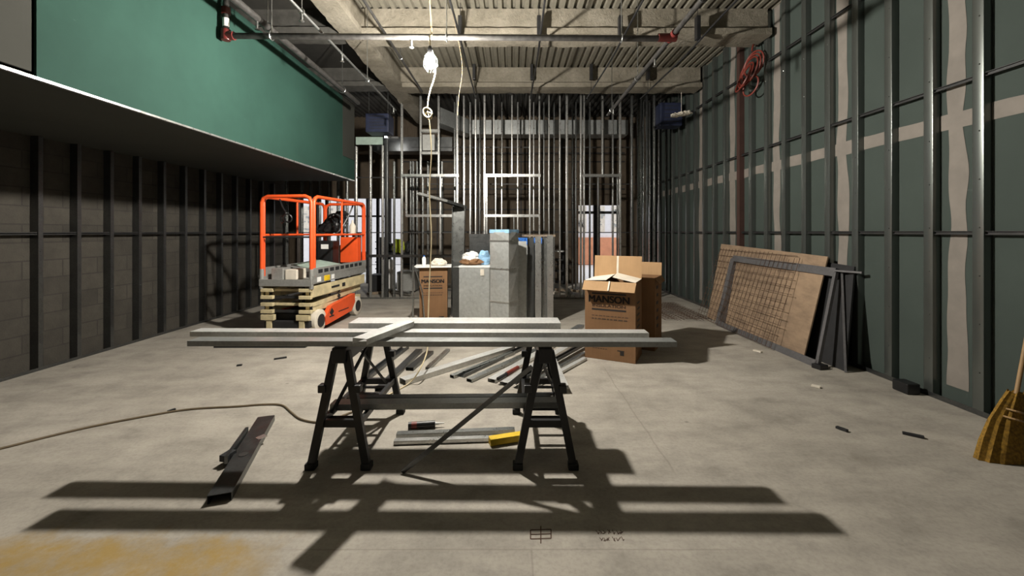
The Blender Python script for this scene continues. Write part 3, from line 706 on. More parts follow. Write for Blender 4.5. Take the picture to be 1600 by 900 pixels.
# ------------------------------------------------------------------ cardboard boxes
def carton(loc, rz, w, d, h, label, name='cardboard_box', flaps=True, text=True, group='insulation cartons'):
    t = thing(name, label, 'box', loc, rz, group); th = .006
    b = new(); bx(b, -w/2, w/2, 0, th, 0, h); bx(b, -w/2, w/2, d-th, d, 0, h); bx(b, -w/2, -w/2+th, th, d-th, 0, h); bx(b, w/2-th, w/2, th, d-th, 0, h); bx(b, -w/2, w/2, 0, d, 0, th)
    bm_ = mesh_obj('carton_body', b, 'card', t, local=True)
    if flaps:
        fl = d/2+.06
        b = new(); quad(b, [(-w/2-.01, 0, h), (w/2+.01, 0, h), (w/2, -.075, h-.105), (-w/2-.01, -.085, h-.1)], .005); mesh_obj('front_flap', b, 'cardin', t, local=True)
        b = new(); quad(b, [(-w/2, d, h), (w/2, d, h), (w/2, d+.03, h+fl), (-w/2, d+.03, h+fl)], .005); mesh_obj('back_flap', b, 'cardin', t, local=True)
        b = new(); quad(b, [(-w/2, 0, h), (-w/2, d, h), (-.03, d, h+.045), (-.05, .04, h+.01)][::-1], .005); mesh_obj('side_flap', b, 'offw', t, local=True)
        b = new(); quad(b, [(w/2, 0, h), (w/2, d, h), (.0, d-.02, h+.065), (.03, .02, h+.05)], .005); mesh_obj('side_flap', b, 'offw', t, local=True)
        b = new(); quad(b, [(-.008, -.001, h+.001), (.008, -.001, h+.001), (.008, -.08, h-.098), (-.008, -.08, h-.098)], -.0075); mesh_obj('tape_strip', b, 'offw', t, local=True)
        b = new(); quad(b, [(-.012, d-.004, h), (.012, d-.004, h), (.012, d+.026, h+fl), (-.012, d+.026, h+fl)], .003); mesh_obj('tape_strip', b, 'offw', t, local=True)
    if text:
        R = Matrix.Rotation(PI/2, 4, 'X')
        def lay(txt, size, x, z, bold, mat, name='lettering', side=False, sx=1.):
            q = text_bm(txt, size)
            if bold:
                src = q.verts[:]; geo = q.verts[:]+q.edges[:]+q.faces[:]
                for dx, dy in ((bold, 0), (-bold, 0), (bold, bold*.6), (-bold, bold*.6)):
                    g = bmesh.ops.duplicate(q, geom=geo)['geom']; bmesh.ops.translate(q, verts=[v for v in g if isinstance(v, bmesh.types.BMVert)], vec=(dx, dy, 0))
            bmesh.ops.transform(q, matrix=Matrix.Diagonal((sx, 1, 1, 1)), verts=q.verts); bmesh.ops.transform(q, matrix=R, verts=q.verts)
            if side:
                bmesh.ops.transform(q, matrix=Matrix.Rotation(PI/2, 4, 'Z'), verts=q.verts); bmesh.ops.translate(q, verts=q.verts, vec=(w/2+.0015, x, z))
            else: bmesh.ops.translate(q, verts=q.verts, vec=(x, -.0015, z))
            mesh_obj(name, q, mat, t, local=True)
        s = w/.56
        lay('MANSON', .108*s, -.01, h*.745-.014, .005, 'ink', 'brand_lettering')
        lay('INSULATION', .046*s, -.01, h*.745-.068, .001, 'inkf', 'lettering', sx=1.4)
        b = new(); bx(b, -.2*s, .18*s, -.0015, 0, h*.745+.082, h*.745+.10); bx(b, -.2*s, .18*s, -.0015, 0, h*.745-.108, h*.745-.088); mesh_obj('printed_bar', b, 'ink', t, local=True)
        b = new()
        for r in range(2):
            x = -.2
            while x < .17: ll = random.uniform(.02, .05); bx(b, x*s, (x+ll)*s, -.0015, 0, h*.555-r*.04, h*.555-r*.04+(.008 if r == 0 else .014)); x += ll+.012
        for k in range(6): bx(b, -.2+k*.03, -.18+k*.03, -.0015, 0, h*.135, h*.135+.008)
        mesh_obj('small_print', b, 'inkf', t, local=True)
        b = new(); bx(b, .09, .17, -.0015, 0, h*.13, h*.13+.012); box(b, (.145, -.001, h*.105), (.045, .0015, .045)); mesh_obj('printed_symbol', b, 'ink', t, local=True)
        b = new()
        for k in range(5): bx(b, w/2, w/2+.0015, .1+.02*(k % 2), .28, h*.72-.07*k, h*.72-.07*k+.02)
        mesh_obj('side_print', b, 'ink', t, local=True)
    return t
A = G(914, 558); B = G(993, 569); mid = (A+B)/2
ang = math.atan2(B.y-A.y, B.x-A.x); w = (B-A).length
carton((mid.x, mid.y, 0), ang, w, .44, .93, 'open brown MANSON cardboard box standing right behind the stud ends')
c2 = carton((1.60, 5.33, 0), ang-.08, .5, .42, .93, 'second brown cardboard box hidden behind the open MANSON box', text=False, flaps=False)
b = new(); quad(b, [(-.25, .42, .93), (.25, .42, .93), (.25, .44, 1.1), (-.25, .44, 1.1)], .005); mesh_obj('back_flap', b, 'cardin', c2, local=True)
b = new(); quad(b, [(.25, 0, .93), (.25, .42, .93), (.3, .42, .86), (.31, 0, .86)], .005); mesh_obj('side_flap', b, 'card', c2, local=True)
b = new()
for k in range(6): bx(b, .25, .2515, .08+.02*(k % 2), .2, .78-.1*k, .82-.1*k)
mesh_obj('side_print', b, 'ink', c2, local=True)

# carton at the left of the ducts, with a board and bottles on it
A = P(658, 0, 6.75); B = P(698, 0, 6.6)
ang = math.atan2(-.0, 1); w3 = .50
c3 = carton((-1.285, 6.70, 0), math.radians(8), .45, .42, .93, 'brown MANSON cardboard box left of the sheet metal ducts with a white board on top', flaps=False)
b = new(); box(b, (-1.32, 6.88, .945), (.60, .48, .02), math.radians(8), .004); solo('white_board', b, 'white', 'white board lying on the box left of the ducts', 'board')
b = new(); crumple(b, (-1.22, 6.82, 1.005), (.12, .09, .07), .35, 5); solo('paper_bag', b, 'offw', 'crumpled white bag on the white board over the box', 'bag')
bt = thing('water_bottle', 'clear white bottle standing on the white board left of the bag', 'bottle', (-1.46, 6.8, .956))
b = new(); lathe(b, (-1.46, 6.8, .956), [(.03, 0), (.033, .02), (.033, .12), (.014, .15)], 14); mesh_obj('bottle_body', b, 'white', bt, True)
b = new(); lathe(b, (-1.46, 6.8, 1.106), [(.016, 0), (.016, .02)], 12); mesh_obj('cap', b, 'blue', bt, True)
b = new(); prof(b, P(645, 0, 6.5)*Vector((1, 1, 0))+Vector((0, 0, .0)) if False else Vector((P(645, 0, 6.5).x, 6.5, 0)), Vector((P(645, 0, 6.5).x, 6.52, .98)), cee(.03, .025), (0, 1, 0)); solo('upright_stud', b, 'galv', 'thin stud standing on end just left of the MANSON box by the ducts', 'metal stud')
b = new(); bar(b, (P(660, 0, 6.56).x, 6.56, .55), (P(647, 0, 6.56).x, 6.6, .955), .02, .01, (0, 1, 0)); bar(b, (P(660, 0, 6.56).x, 6.56, .55), (P(664, 0, 6.56).x, 6.56, .004), .02, .01, (0, 1, 0)); solo('bent_strap', b, 'galv', 'bent pale strap standing before the MANSON box by the ducts', 'strap')

# ------------------------------------------------------------------ sheet metal ducts standing on the floor
def ductbox(loc, rz, w, d, h, label, seams=(), cross=True, film='paleblue', mat='duct', name='duct_section', filmh=.05):
    t = thing(name, label, 'duct', loc, rz, 'duct sections standing on the floor')
    b = new(); th = .004; segs = [0, *seams, h]
    vs = []
    for z0, z1 in zip(segs, segs[1:]):
        for (xa, ya, xb, yb) in ((-w/2, 0, w/2, 0), (w/2, 0, w/2, d), (w/2, d, -w/2, d), (-w/2, d, -w/2, 0)):
            n = Vector((yb-ya, -(xb-xa), 0)).normalized()*(.014 if cross else .004)
            a = [b.verts.new(p) for p in ((xa, ya, z0), (xb, yb, z0), (xb, yb, z1), (xa, ya, z1))]
            m = b.verts.new(Vector(((xa+xb)/2, (ya+yb)/2, (z0+z1)/2))+n)
            for i in range(4): b.faces.new((a[i], a[(i+1) % 4], m))
    mesh_obj('duct_body', b, mat, t, local=True)
    if seams:
        b = new()
        for z in seams: bx(b, -w/2-.008, w/2+.008, -.008, d+.008, z-.012, z+.012)
        mesh_obj('seam', b, 'galvb', t, local=True)
    b = new(); bx(b, -w/2-.006, w/2+.006, -.006, d+.006, h-filmh, h+.004); mesh_obj('end_film', b, film, t, local=True)
    return t
YD = 6.55
t = ductbox((P(741, 0, YD).x, YD, 0), math.radians(-3), .49, .42, zpx(416, YD), 'short wide duct section with a folded X standing left of the tall duct', cross=True, film='white', filmh=.02)
b = new(); bx(b, .1, .16, -.017, -.002, .82, .92); mesh_obj('paper_sticker', b, 'offw', t, local=True)
b = new(); bx(b, P(709, 0, 6.75).x, P(719, 0, 6.75).x, 6.6, 6.85, 0, .95, .004); solo('duct_section', b, 'galvd', 'narrow dark duct end between the MANSON box and the short duct', 'duct', 'duct sections standing on the floor')
ductbox((P(780, 0, 6.3).x, 6.3, 0), math.radians(-30), .34, .30, zpx(359, 6.3), 'tallest square duct section in the middle of the group', seams=(.44, .95, 1.38), cross=True, film='paleblue')
ductbox((P(751, 0, 7.3).x, 7.3, 0), 0, .40, .3, zpx(366, 7.3), 'duct section standing behind the pile of bags left of the tall duct', cross=False, mat='galvd', film='galvd')
t = ductbox((P(835, 0, 7.15).x, 7.15, 0), math.radians(0), .62, .40, zpx(372, 7.15), 'wide duct section with blue film over its top on the right of the group', cross=False, film='blue', filmh=.09, mat='duct')
b = new()
for k in range(5): crumple(b, (-.2+k*.1, -.012, 1.36-.03*(k % 2)), (.05, .02, .045), .5, k)
mesh_obj('torn_film', b, 'blue', t, local=True)
for k, (px, Y, wd, hh, mt, lb) in enumerate([(815, 6.75, .16, 1.36, 'duct', 'upright metal panel leaning just right of the tall duct'), (829, 6.9, .11, 1.42, 'galvd', 'dark upright channel second right of the tall duct'),
        (841, 6.85, .10, 1.44, 'galvb', 'bright upright channel third right of the tall duct'), (851, 6.88, .09, 1.42, 'galv', 'grey upright channel fourth right of the tall duct'), (860, 6.8, .10, 1.46, 'galvb', 'rightmost bright upright channel of the duct group')]):
    x = P(px, 0, Y).x; b = new(); prof(b, (x, Y, 0), (x+.005, Y+.1, hh), you(wd, .06), (0, -1 if k % 2 else 1, 0)); solo('metal_track', b, mt, lb, 'metal track', 'upright channels by the ducts')
b = new(); box(b, (P(842, 0, 7.2).x, 7.36, zpx(371, 7.15)+.03), (.56, .3, .035), .1); solo('timber_board', b, 'wood', 'brown board lying across the top of the blue wrapped duct', 'board')
zt = zpx(416, YD)+.006
b = new(); crumple(b, (P(735, 0, 6.75).x, 6.76, zt+.13), (.15, .11, .09), .3, 3); solo('plastic_bag', b, 'white', 'crumpled white bag topmost on the short wide duct', 'bag')
b = new(); crumple(b, (P(737, 0, 6.75).x, 6.75, zt+.055), (.19, .12, .07), .3, 8); solo('folded_cloth', b, 'card', 'brown cloth bundle under the white bag on the short duct', 'cloth')
b = new(); crumple(b, (P(756, 0, 6.75).x, 6.80, zt+.10), (.11, .1, .13), .3, 12); solo('blue_cloth', b, 'paleblue', 'pale blue cloth bundle beside the white bag on the short duct', 'cloth')
b = new(); lathe(b, (P(731, 0, 6.75).x, 6.75, zt+.21), [(.035, 0), (.035, .03), (.02, .05)], 14); solo('tape_roll', b, 'black', 'small black roll on top of the white bag', 'roll')
# tall bent channel assembly behind the carton
tc = thing('metal_post', 'tall grey duct post with a long arm bent out to the left above the boxes', 'metal post', (P(717, 0, 7.4).x, 7.4, 0))
x = P(716, 0, 7.4).x; b = new(); prof(b, (x, 7.4, 0), (x+.02, 7.42, zpx(322, 7.4)), you(.22, .16), (0, -1, 0)); mesh_obj('upright', b, 'galv', tc)
b = new(); prof(b, P(727, 322, 7.4), P(680, 307, 7.0), you(.12, .05), (0, 0, -1)); mesh_obj('upper_arm', b, 'galvd', tc)
b = new(); prof(b, P(697, 316, 7.1), P(652, 304, 6.8), you(.09, .04), (0, 0, 1)); mesh_obj('lower_arm', b, 'galvb', tc)

# ------------------------------------------------------------------ leaning plywood, steel frame and wire mesh
def lean(y0, y1, xb, xt, z, th, bm, off=0.):
    quad(bm, [(xb, y0, off), (xb, y1, off), (xt, y1, z), (xt, y0, z)], th)
pw = new(); quad(pw, [(3.46, 4.86, .03), (3.44, 7.22, .01), (3.79, 7.42, 1.30), (3.80, 4.93, 1.22)], .015)
solo('plywood_sheet', pw, 'ply', 'brown plywood sheet leaning on the right wall studs behind the steel frame', 'plywood')
b = new(); quad(b, [(3.62, 4.45, .0), (3.60, 5.3, .0), (3.845, 5.3, 1.16), (3.845, 4.6, 1.13)], .02); solo('dark_panel', b, 'dark', 'dark panel leaning behind the right end of the plywood', 'panel')
fr = thing('steel_frame', 'dark steel door frame lying on its side leaning in front of the plywood', 'frame', (3.38, 5.6, 0))
a0, a1, a2, a3 = Vector((3.40, 4.58, .03)), Vector((3.33, 6.66, .03)), Vector((3.68, 6.84, 1.08)), Vector((3.74, 4.75, 1.05))
for nm, p, q, w in (('bottom_rail', a0, a1, .05), ('end_rail', a1, a2, .12), ('top_rail', a2, a3, .07), ('end_rail', a3, a0, .035)):
    b = new(); up = (a1-a0).cross(a3-a0).normalized(); prof(b, p, q, you(.10 if w > .04 else .04, w, .004), up if nm != 'end_rail' or w > .05 else up); mesh_obj(nm, b, 'frame', fr)
b = new(); bar(b, (3.60, 4.42, 0.0), (3.80, 4.72, 1.06), .02, .02); bar(b, (3.74, 4.75, 1.07), (3.85, 4.50, 1.07), .03, .02); mesh_obj('prop_leg', b, 'frame', fr)
b = new(); box(b, (3.42, 4.55, .025), (.12, .10, .05), .3, .005); mesh_obj('corner_foot', b, 'black', fr)
wm = new(); c0, cu, cv = Vector((3.31, 5.25, .03)), Vector((0.0, 2.05, .0)), Vector((.44, .05, 1.17))
for k in range(22):
    j = random.uniform(-.008, .008); top_ = 1.02-.12*max(0, (6-k))/6*random.random()
    tube(wm, [c0+cu*(k/21)+Vector((0, j, 0)), c0+cu*(k/21+.01)+cv*top_], .0035, 5)
for k in range(13):
    s0 = random.uniform(-.03, .05); tube(wm, [c0+cv*(k/12)+cu*s0, c0+cv*(k/12)+cu*.5+Vector((-.012, 0, 0)), c0+cv*(k/12)+cu*1.03], .0035, 5)
solo('wire_mesh', wm, 'rust', 'rusty wire mesh sheet leaning over the left part of the plywood', 'mesh')
wm = new()
for k in range(15): tube(wm, [(2.62+k*.055, 7.0, .02+.02*math.sin(k)), (2.55+k*.055, 8.6, .03)], .004, 5)
for k in range(16): tube(wm, [(2.60-.0*k, 7.0+k*.105, .03), (3.42, 7.03+k*.105, .035)], .004, 5)
solo('wire_mesh', wm, 'rust', 'wire mesh sheet lying flat on the floor behind the box shadow', 'mesh')

# ------------------------------------------------------------------ broom at the right edge
br = thing('broom', 'yellow straw broom standing at the right edge against the wall', 'broom', (3.30, 2.72, 0))
b = new(); lo = [(-.20, .0), (.16, .0)]; rings = []
for t_, wl, dp in ((0, .20, .075), (.12, .185, .07), (.25, .15, .055), (.36, .09, .04), (.43, .045, .03)):
    r = []
    for k in range(28):
        a = 2*PI*k/28; j = 1+.045*math.sin(k*9.7)
        r.append(b.verts.new(Vector((3.30+t_*.28+wl*math.cos(a)*j, 2.74+t_*.1+dp*math.sin(a)*j, t_+(.012*math.sin(k*5.1) if t_ > 0 else .0)+.002))))
    rings.append(r)
for r0, r1_ in zip(rings, rings[1:]):
    for k in range(28): b.faces.new((r0[k], r0[(k+1) % 28], r1_[(k+1) % 28], r1_[k]))
b.faces.new(rings[0][::-1]); b.faces.new(rings[-1]); mesh_obj('bristles', b, 'straw', br)
b = new(); tube(b, [(3.42, 2.78, .40), (3.83, 2.93, 1.55)], .013, 10); mesh_obj('handle', b, 'handle', br, True)
b = new(); torus(b, (3.375, 2.765, .26), .135, .006, (.28, .1, 1), 24, 6, .42); torus(b, (3.39, 2.77, .31), .11, .006, (.28, .1, 1), 24, 6, .42); mesh_obj('binding', b, 'handle', br)

# ------------------------------------------------------------------ scissor lift
LW, LL = .80, 1.78
li = thing('scissor_lift', 'orange and cream scissor lift parked under the end of the green soffit', 'scissor lift', (-3.315, 6.02, 0), math.radians(-4))
def lp(name, b, mat, par=li, smooth=False): return mesh_obj(name, b, mat, par, smooth, True)
h = LW/2
b = new(); bx(b, -.27, .27, .12, 1.65, .12, .30, .01); bx(b, -.34, .34, .0, .10, .10, .20, .01); lp('chassis', b, 'dark')
b = new(); bx(b, -.30, -.22, -.02, .06, .06, .26, .005); bx(b, .20, .28, -.02, .06, .06, .26, .005); bx(b, -.38, -.18, -.03, .03, .22, .30, .005); bx(b, .16, .36, -.03, .03, .22, .30, .005); bx(b, -.3, .3, -.02, .02, .05, .09); lp('front_bumper', b, 'cream')
for sx in (-1, 1):
    for y in (.24, 1.50):
        b = new(); lathe(b, (sx*(h-.06), y, .17), [(.15, -.055), (.168, -.045), (.168, .045), (.15, .055)], 24, 'X'); wh = lp('wheel', b, 'offw', smooth=True)
        b = new(); lathe(b, (sx*(h-.06), y, .17), [(.10, -.062), (.10, .062)], 18, 'X'); lp('hub', b, 'dark', wh, True)
# tilted orange side trays
for sx in (-1, 1):
    b = new(); x = sx*(h+.01)
    prof(b, (x-sx*.09, 0, 0), (x, 0, 0), [(0, 0)]*3) if False else None
    o2 = [(.36, .07), (1.22, .13), (1.36, .27), (1.34, .42), (.52, .34), (.34, .2)]
    va = [b.verts.new((x, p, q)) for p, q in o2]; vb = [b.verts.new((x-sx*.07, p, q)) for p, q in o2]; b.faces.new(va); b.faces.new(vb[::-1])
    for k in range(6): b.faces.new((va[k], va[(k+1) % 6], vb[(k+1) % 6], vb[k]))
    tr = lp('side_tray', b, 'orange')
    b = new()
    bx(b, x+sx*.0, x+sx*.004, .46, .60, .17, .19); bx(b, x, x+sx*.004, .75, 1.1, .20, .215); box(b, (x+sx*.001, .53, .245), (.006, .09, .09), 0, 0, Matrix.Rotation(PI/4, 3, 'X'))
    lp('warning_label', b, 'dark', tr)
# folded scissor stack
for k in range(4):
    z = .34+k*.105
    for sx in (-1, 1):
        b = new(); tilt = .03*(1 if k % 2 else -1)
        bar(b, (sx*.31, .02, z-tilt), (sx*.31, LL-.06, z+tilt), .055, .075); a_ = lp('scissor_arm', b, 'cream')
        b = new(); lathe(b, (sx*.31, .05, z-tilt), [(.03, -.045), (.03, .045)], 14, 'X'); lathe(b, (sx*.31, LL/2, z), [(.035, -.045), (.035, .045)], 14, 'X'); lp('pivot_pin', b, 'dark', a_, True)
    b = new(); bar(b, (-.31, .06, z), (.31, .06, z), .035, .035); lp('cross_tube', b, 'cream' if k % 2 else 'dark')
    b = new(); bx(b, -.385, -.20, -.025, .03, z-.02, z+.03, .004); lp('front_bracket', b, 'cream')
    b = new(); bx(b, .20, .385, -.025, .03, z-.02, z+.03, .004); lp('front_bracket', b, 'cream')
b = new(); bx(b, h-.035, h-.005, .0, LL, .55, .715, .004); lp('side_beam', b, 'cream')
b = new(); bx(b, -h+.005, -h+.035, .0, LL, .55, .715, .004); lp('side_beam', b, 'cream')
b = new(); bx(b, h-.004, h+.002, .55, .8, .62, .65); bx(b, h-.004, h+.002, .9, 1.0, .60, .66); lp('printed_label', b, 'dark')
# platform
b = new(); bx(b, -h, h, -.02, LL+.02, .755, .80, .004); lp('platform_deck', b, 'liftgrey')
b = new(); bx(b, -h, h, -.035, -.02, .72, .82, .003); lp('front_plate', b, 'liftgrey')
for sx in (-1, 1):
    b = new(); bx(b, sx*h-.012, sx*h+.012, -.02, LL+.02, .75, .86, .002); bx(b, sx*(h+.012)-.006, sx*(h+.012)+.006, .0, LL+.02, .87, .985, .002); bx(b, sx*h-.016, sx*h+.016, -.02, LL, .858, .872); lp('toe_board', b, 'liftgrey')
b = new()
for k in range(9): bx(b, h+.018, h+.021, .12+k*.17, .24+k*.17, .90, .955)
lp('deck_lettering', b, 'dark')
b = new(); bx(b, h+.012, h+.018, .10, .2, .77, .84); bx(b, h+.012, h+.018, .52, .6, .77, .84); lp('white_sticker', b, 'white')
b = new(); bx(b, h+.012, h+.018, .3, .46, .765, .845); lp('yellow_sticker', b, 'yellow')
def rail(pts, r=.021, name='guard_rail', mat='orange'):
    b = new(); tube(b, pts, r, 10); return lp(name, b, mat, smooth=True)
ZT = 2.04
def hoop(a, c, zt=ZT, zb=.86, name='guard_rail'):
    a, c = Vector(a), Vector(c); d = (c-a).normalized()*.09
    A0 = Vector((a.x, a.y, zb)); A1 = Vector((a.x, a.y, zt-.09)); A2 = Vector((a.x, a.y, zt))+d; C2 = Vector((c.x, c.y, zt))-d; C1 = Vector((c.x, c.y, zt-.09)); C0 = Vector((c.x, c.y, zb))
    m1 = Vector((a.x, a.y, zt))+d*.3-Vector((0, 0, .028)); m2 = Vector((c.x, c.y, zt))-d*.3-Vector((0, 0, .028))
    rail([A0, A1, m1, A2, C2, m2, C1, C0], .027, name)
hoop((-h+.02, 0, 0), (h-.02, 0, 0)); hoop((h-.01, .05, 0), (h-.01, LL, 0)); hoop((-h+.01, .05, 0), (-h+.01, LL, 0)); hoop((-h+.03, LL, 0), (h-.03, LL, 0))
for x in (-h+.01, h-.01): rail([(x, .04, 1.47), (x, LL, 1.47)], .018, 'mid_rail'); rail([(x, .9, 1.47), (x, .9, ZT-.02)], .017, 'mid_post')
rail([(-h+.03, LL, 1.47), (h-.03, LL, 1.47)], .018, 'mid_rail'); rail([(-h+.02, 0, 1.44), (h-.02, .02, 1.44)], .013, 'mid_rail', 'dark')
for x in (-h+.02, h-.02): rail([(x, 0, .68), (x, 0, .97)], .032, 'post_sleeve', 'liftgrey')
b = new(); bx(b, .02, h-.05, LL-.2, LL-.05, .95, 1.42, .01); lp('control_panel', b, 'orange')
b = new(); bx(b, -.16, .12, 1.1, 1.34, .81, 1.36, .02); cb = lp('control_box', b, 'black')
b = new(); bx(b, -.08, .05, 1.094, 1.10, 1.22, 1.30); lp('label_plate', b, 'white', cb)
# loose things on the lift platform, all top-level, placed through the lift's own frame
LM = Matrix.Translation(li.location) @ Matrix.Rotation(math.radians(-4), 4, 'Z')
def onlift(name, b, mat, label, cat, smooth=False):
    bmesh.ops.transform(b, matrix=LM, verts=b.verts); return solo(name, b, mat, label, cat, None, smooth)
b = new(); bx(b, -.30, -.12, .10, .36, .801, .97, .01); onlift('concrete_block', b, 'liftgrey', 'left grey block on the lift platform near its front', 'block')
b = new(); bx(b, -.10, .08, .12, .38, .801, .95, .01); onlift('concrete_block', b, 'offw', 'right pale block on the lift platform near its front', 'block')
b = new(); quad(b, [(-.2, .42, .99), (.36, .30, .93), (.38, 1.0, .95), (-.12, 1.05, 1.03)], .012); onlift('board_offcut', b, 'gb', 'pale green board offcut lying tilted over the lift platform', 'board')
b = new()
for k in range(6): torus(b, (.02+.05*math.sin(k*2), 1.35+.03*k, 1.66+.05*math.cos(k*1.7)), .15-.01*k, .018, (math.sin(k), 1, .4*math.cos(k*2)), 20, 6, .8)
crumple(b, (-.05, 1.40, 1.6), (.20, .09, .14), .6, 4); crumple(b, (.12, 1.42, 1.78), (.14, .08, .12), .6, 14)
tube(b, smooth_path([(-.12, 1.3, 1.5), (-.3, 1.2, 1.44), (.1, 1.25, 1.48), (.25, 1.4, 1.78), (.3, 1.5, 2.0)], 5), .014, 6)
onlift('cable_bundle', b, 'black', 'tangled black cable bundle hung over the lift guard rail', 'cable')
b = new(); lathe(b, (.27, 1.55, 1.49), [(.05, 0), (.055, .02), (.055, .14), (.018, .20), (.018, .24)], 16); onlift('spray_bottle', b, 'offw', 'white bottle standing on the lift mid rail by the cables', 'bottle', True)
b = new(); tube(b, smooth_path([(-.10, .0, 2.0), (-.06, -.01, 1.9), (.0, -.01, 1.8)], 4), .01, 6); torus(b, (.02, 0, 1.72), .06, .012, (0, 1, .2), 20, 6); torus(b, (-.06, .01, 1.70), .05, .010, (.3, 1, 0), 20, 6); onlift('hanging_strap', b, 'black', 'black strap ring hanging from the front top rail of the lift', 'strap')

# thin dark slab on the floor in front of the lift
b = new(); bx(b, -3.9, -2.7, 5.35, 5.75, 0.001, .03, .005); solo('dark_slab', b, 'dark', 'dark slab flat on the floor in front of the lift', 'board')

# ------------------------------------------------------------------ storage clutter in the back left room and the street
def shelfbox(px0, px1, py0, py1, Y, dep, mat, name, label, cat, bev=.01):
    b = new(); bx(b, (px0-CX)/F*Y, (px1-CX)/F*Y, Y, Y+dep, zpx(py1, Y), zpx(py0, Y), bev); return solo(name, b, mat, label, cat)
wb = thing('work_table', 'dark work table behind the studs at the back left', 'table', (P(620, 0, 10.9).x, 10.9, 0))
zz = zpx(396, 10.9); b = new(); bx(b, P(596, 0, 10.9).x, P(645, 0, 10.9).x, 10.8, 11.4, zz-.04, zz); mesh_obj('table_top', b, 'dark', wb)
for x in (598, 643):
    for y in (10.84, 11.36): b = new(); X = P(x, 0, 10.9).x; bx(b, X-.025, X+.025, y-.025, y+.025, 0, zz-.04); mesh_obj('leg', b, 'dark', wb)
b = new(); crumple(b, (P(622, 0, 11).x, 11.05, zz+.17), (.16, .12, .22), .25, 2); solo('safety_vest', b, 'hivis', 'yellow green safety vest heaped on the dark back table', 'vest')
b = new(); crumple(b, (P(608, 0, 11).x, 11.1, zz+.12), (.1, .1, .15), .3, 6); solo('tool_bag', b, 'black', 'black bag left of the vest on the back table', 'bag')
b = new(); crumple(b, (P(637, 0, 11).x, 11.1, zz+.14), (.1, .1, .18), .3, 9); solo('tool_bag', b, 'dark', 'dark bag right of the vest on the back table', 'bag')
b = new(); crumple(b, (P(609, 0, 10.2).x, 10.3, .62), (.1, .1, .22), .15, 2); bx(b, P(604, 0, 10.2).x, P(614, 0, 10.2).x, 10.2, 10.4, 0, .5); solo('plastic_jug', b, 'white', 'white jug standing on a block behind the studs at the back left', 'jug')
shelfbox(620, 648, 425, 455, 10.2, .6, 'liftgrey', 'storage_bin', 'low grey bin on the floor behind the studs left of the boxes', 'bin')
shelfbox(575, 600, 430, 456.4, 10.3, .5, 'dark', 'storage_bin', 'low dark bin on the floor behind the studs right of the lift', 'bin')
for k, (x0, y0, x1, y1, Y) in enumerate([(575, 459, 640, 452, 9.9), (640, 458, 590, 449, 10.1), (865, 458, 900, 446, 9.8), (868, 452, 905, 455, 10.0), (880, 446, 895, 462, 9.7)]):
    b = new(); zo = (.03, .084, .03, .084, .138)[k]; bar(b, G(x0, y0, zo), G(x1, y1, zo), .09, .05); solo('timber_offcut', b, ['wood', 'galv', 'offw', 'wood', 'galv'][k], ['brown batten on the back floor right of the lift', 'grey offcut crossing the batten on the back floor', 'pale offcut on the floor behind the blue wrapped duct', 'brown offcut on the floor left of the big box', 'grey offcut crossing others left of the big box'][k], 'offcut')
st = thing('shelf_rack', 'small dark rack with white trays between the ducts and the far doorway', 'rack', (P(868, 0, 10.9).x, 10.9, 0))
x0, x1 = P(860, 0, 10.9).x, P(882, 0, 10.9).x
for x in (x0, x1): b = new(); bx(b, x-.015, x+.015, 10.9, 10.93, 0, 1.0); bx(b, x-.015, x+.015, 11.2, 11.23, 0, 1.0); mesh_obj('post', b, 'dark', st)
for z in (.15, .45, .75, .98): b = new(); bx(b, x0, x1, 10.9, 11.23, z, z+.03); mesh_obj('shelf', b, 'dark' if z < .9 else 'white', st)
# window posts in the left opening
for i, x in enumerate((-5.75, -5.45, -4.98, -4.6, -4.25, -3.95, -3.6)):
    b = new(); bx(b, x-.035, x+.035, YB+.02, YB+.12, 0, OLZ); bx(b, x-.8, x+.9, YB+.04, YB+.10, 1.95, 2.0) if i == 3 else None
    struct('window_%d' % (i+1), b, 'dark')
b = new(); bx(b, (928-CX)/F*YB, (938-CX)/F*YB, YB+.02, YB+.12, 0, ORZ); bx(b, OR0, OR1, YB+.02, YB+.08, zpx(334, YB), zpx(330, YB)); struct('door_1', b, 'dark')
# street
b = new(); bx(b, -16, 14, YB+.25, 30, -.15, -.02); struct('ground', b, 'pave')
fb = thing('storefront_building', 'white storefront with an orange brick base across the street', 'building', (0, 19, 0))
b = new(); bx(b, -14, 13, 19, 21, 1.2, 6); mesh_obj('upper_wall', b, 'facade', fb)
b = new(); bx(b, -2, 13, 18.9, 21, 0.0, 1.25); mesh_obj('brick_base', b, 'brickor', fb)
b = new(); bx(b, -14, -2, 18.95, 21, 0.0, 1.25); mesh_obj('lower_wall', b, 'facade', fb)
random.seed(3)
for k in range(9):
    x = -12+k*1.1 if k < 4 else 2.9+(k-4)*.85; b = new(); bx(b, x, x+.55, 18.97, 19.0, 1.5, 2.7); wn = mesh_obj('window', b, 'offw', fb)
    b = new()
    for j in range(9): xx = x+random.random()*.4; z_ = 1.55+random.random()*1.0; bx(b, xx, xx+.1+.1*random.random(), 18.95, 18.97, z_, z_+.03+.12*random.random())
    o = mesh_obj('display', b, 'liftgrey', wn); o['kind'] = 'stuff'
ct = thing('parked_machine', 'dark machine outside seen through the back left opening', 'machine', (-6.2, 14.5, 0))
b = new(); bx(b, -6.7, -5.9, 14.2, 15.0, .3, 1.0, .05); bx(b, -5.8, -5.2, 14.3, 14.9, .35, .8, .05); mesh_obj('body', b, 'dark', ct)
b = new()
for x in (-6.5, -5.4): lathe(b, (x, 14.25, .3), [(.3, -.08), (.3, .08)], 20, 'Y')
mesh_obj('wheels', b, 'rubber', ct, True)
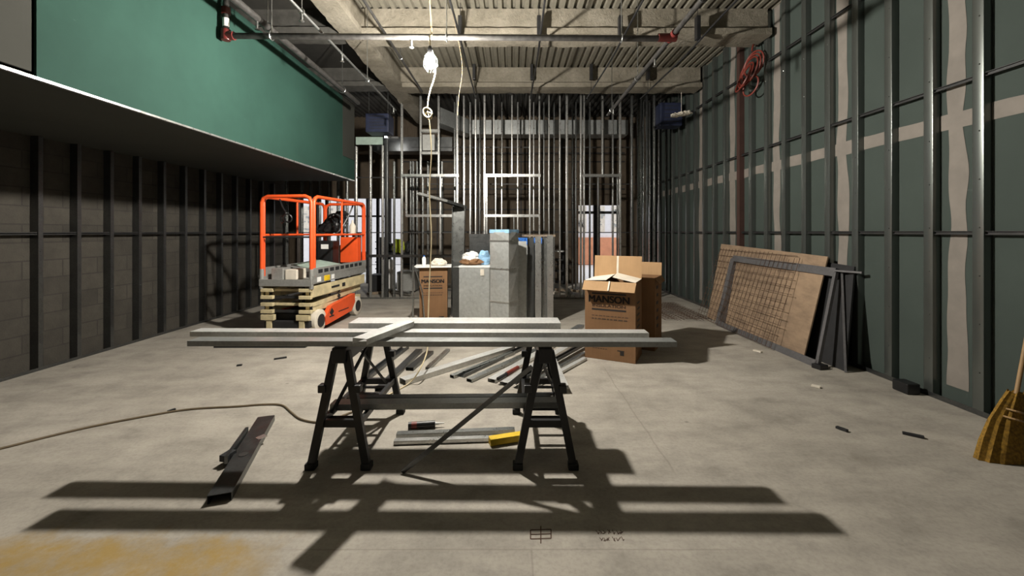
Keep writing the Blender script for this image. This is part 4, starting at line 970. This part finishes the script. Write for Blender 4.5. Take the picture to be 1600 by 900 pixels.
b = new(); tube(b, [(-5.9, 14.5, .9), (-6.2, 14.5, 2.0), (-6.6, 14.5, 2.2)], .04, 8); mesh_obj('arm', b, 'dark', ct)

for k, (x, z0, z1, w_) in enumerate([(-4.85, .2, 1.5, .22), (-5.35, .2, 1.1, .3), (-4.1, .2, 1.35, .2), (-5.95, .2, 1.25, .3)]):
    b = new(); bx(b, x-w_/2, x+w_/2, 12.7, 12.9, 0, z1, .01)
    for j in range(6): bx(b, x-w_/2-.03, x+w_/2+.03, 12.66, 12.7, .15+j*z1/6.5, .18+j*z1/6.5)
    solo('stacked_crate', b, 'dark', ['tall dark crate stack outside the back left opening, nearest its middle', 'dark crate stack outside the opening behind the lift rail', 'dark crate stack outside the opening nearest the boxes', 'dark crate stack outside the opening hidden farthest left'][k], 'crate stack', 'crate stacks outside')
# ------------------------------------------------------------------ second lit lamp seen small at the back left
l2 = Vector(P(603, 215, 9.9)); t = thing('work_light', 'small lit lamp high behind the back left studs', 'lamp', l2)
b = new(); lathe(b, l2, [(.01, -.03), (.035, -.02), (.035, .02), (.01, .03)], 14, 'X'); mesh_obj('bulb', b, emit('small lit bulb', (1, .97, .92), 120), t, True)
b = new(); bx(b, l2.x+.04, l2.x+.30, l2.y-.02, l2.y+.02, l2.z-.02, l2.z+.02); mesh_obj('housing', b, 'galvb', t)
b = new(); tube(b, [l2+Vector((.1, 0, .02)), (l2.x+.1, l2.y, DECK-.01)], .006, 6); mesh_obj('hanger_rod', b, 'galv', t)

# ------------------------------------------------------------------ light and camera
wd = bpy.data.worlds.new('street daylight'); scene.world = wd; wd.use_nodes = True
bg = wd.node_tree.nodes['Background']; bg.inputs[0].default_value = (.93, .95, 1, 1); bg.inputs[1].default_value = 1.5
cam = bpy.data.cameras.new('camera'); co = link(bpy.data.objects.new('camera', cam))
cam.sensor_width = 36; cam.lens = 36*F/1600; cam.shift_y = -(450-HY)/1600; cam.clip_start = .05
co.location = (0, 0, EYE); co.rotation_euler = (PI/2, 0, 0); scene.camera = co
scene.view_settings.view_transform = 'Standard'; scene.view_settings.look = 'None'
scene.view_settings.gamma = 1; scene.view_settings.exposure = 0; scene.view_settings.use_curve_mapping = False
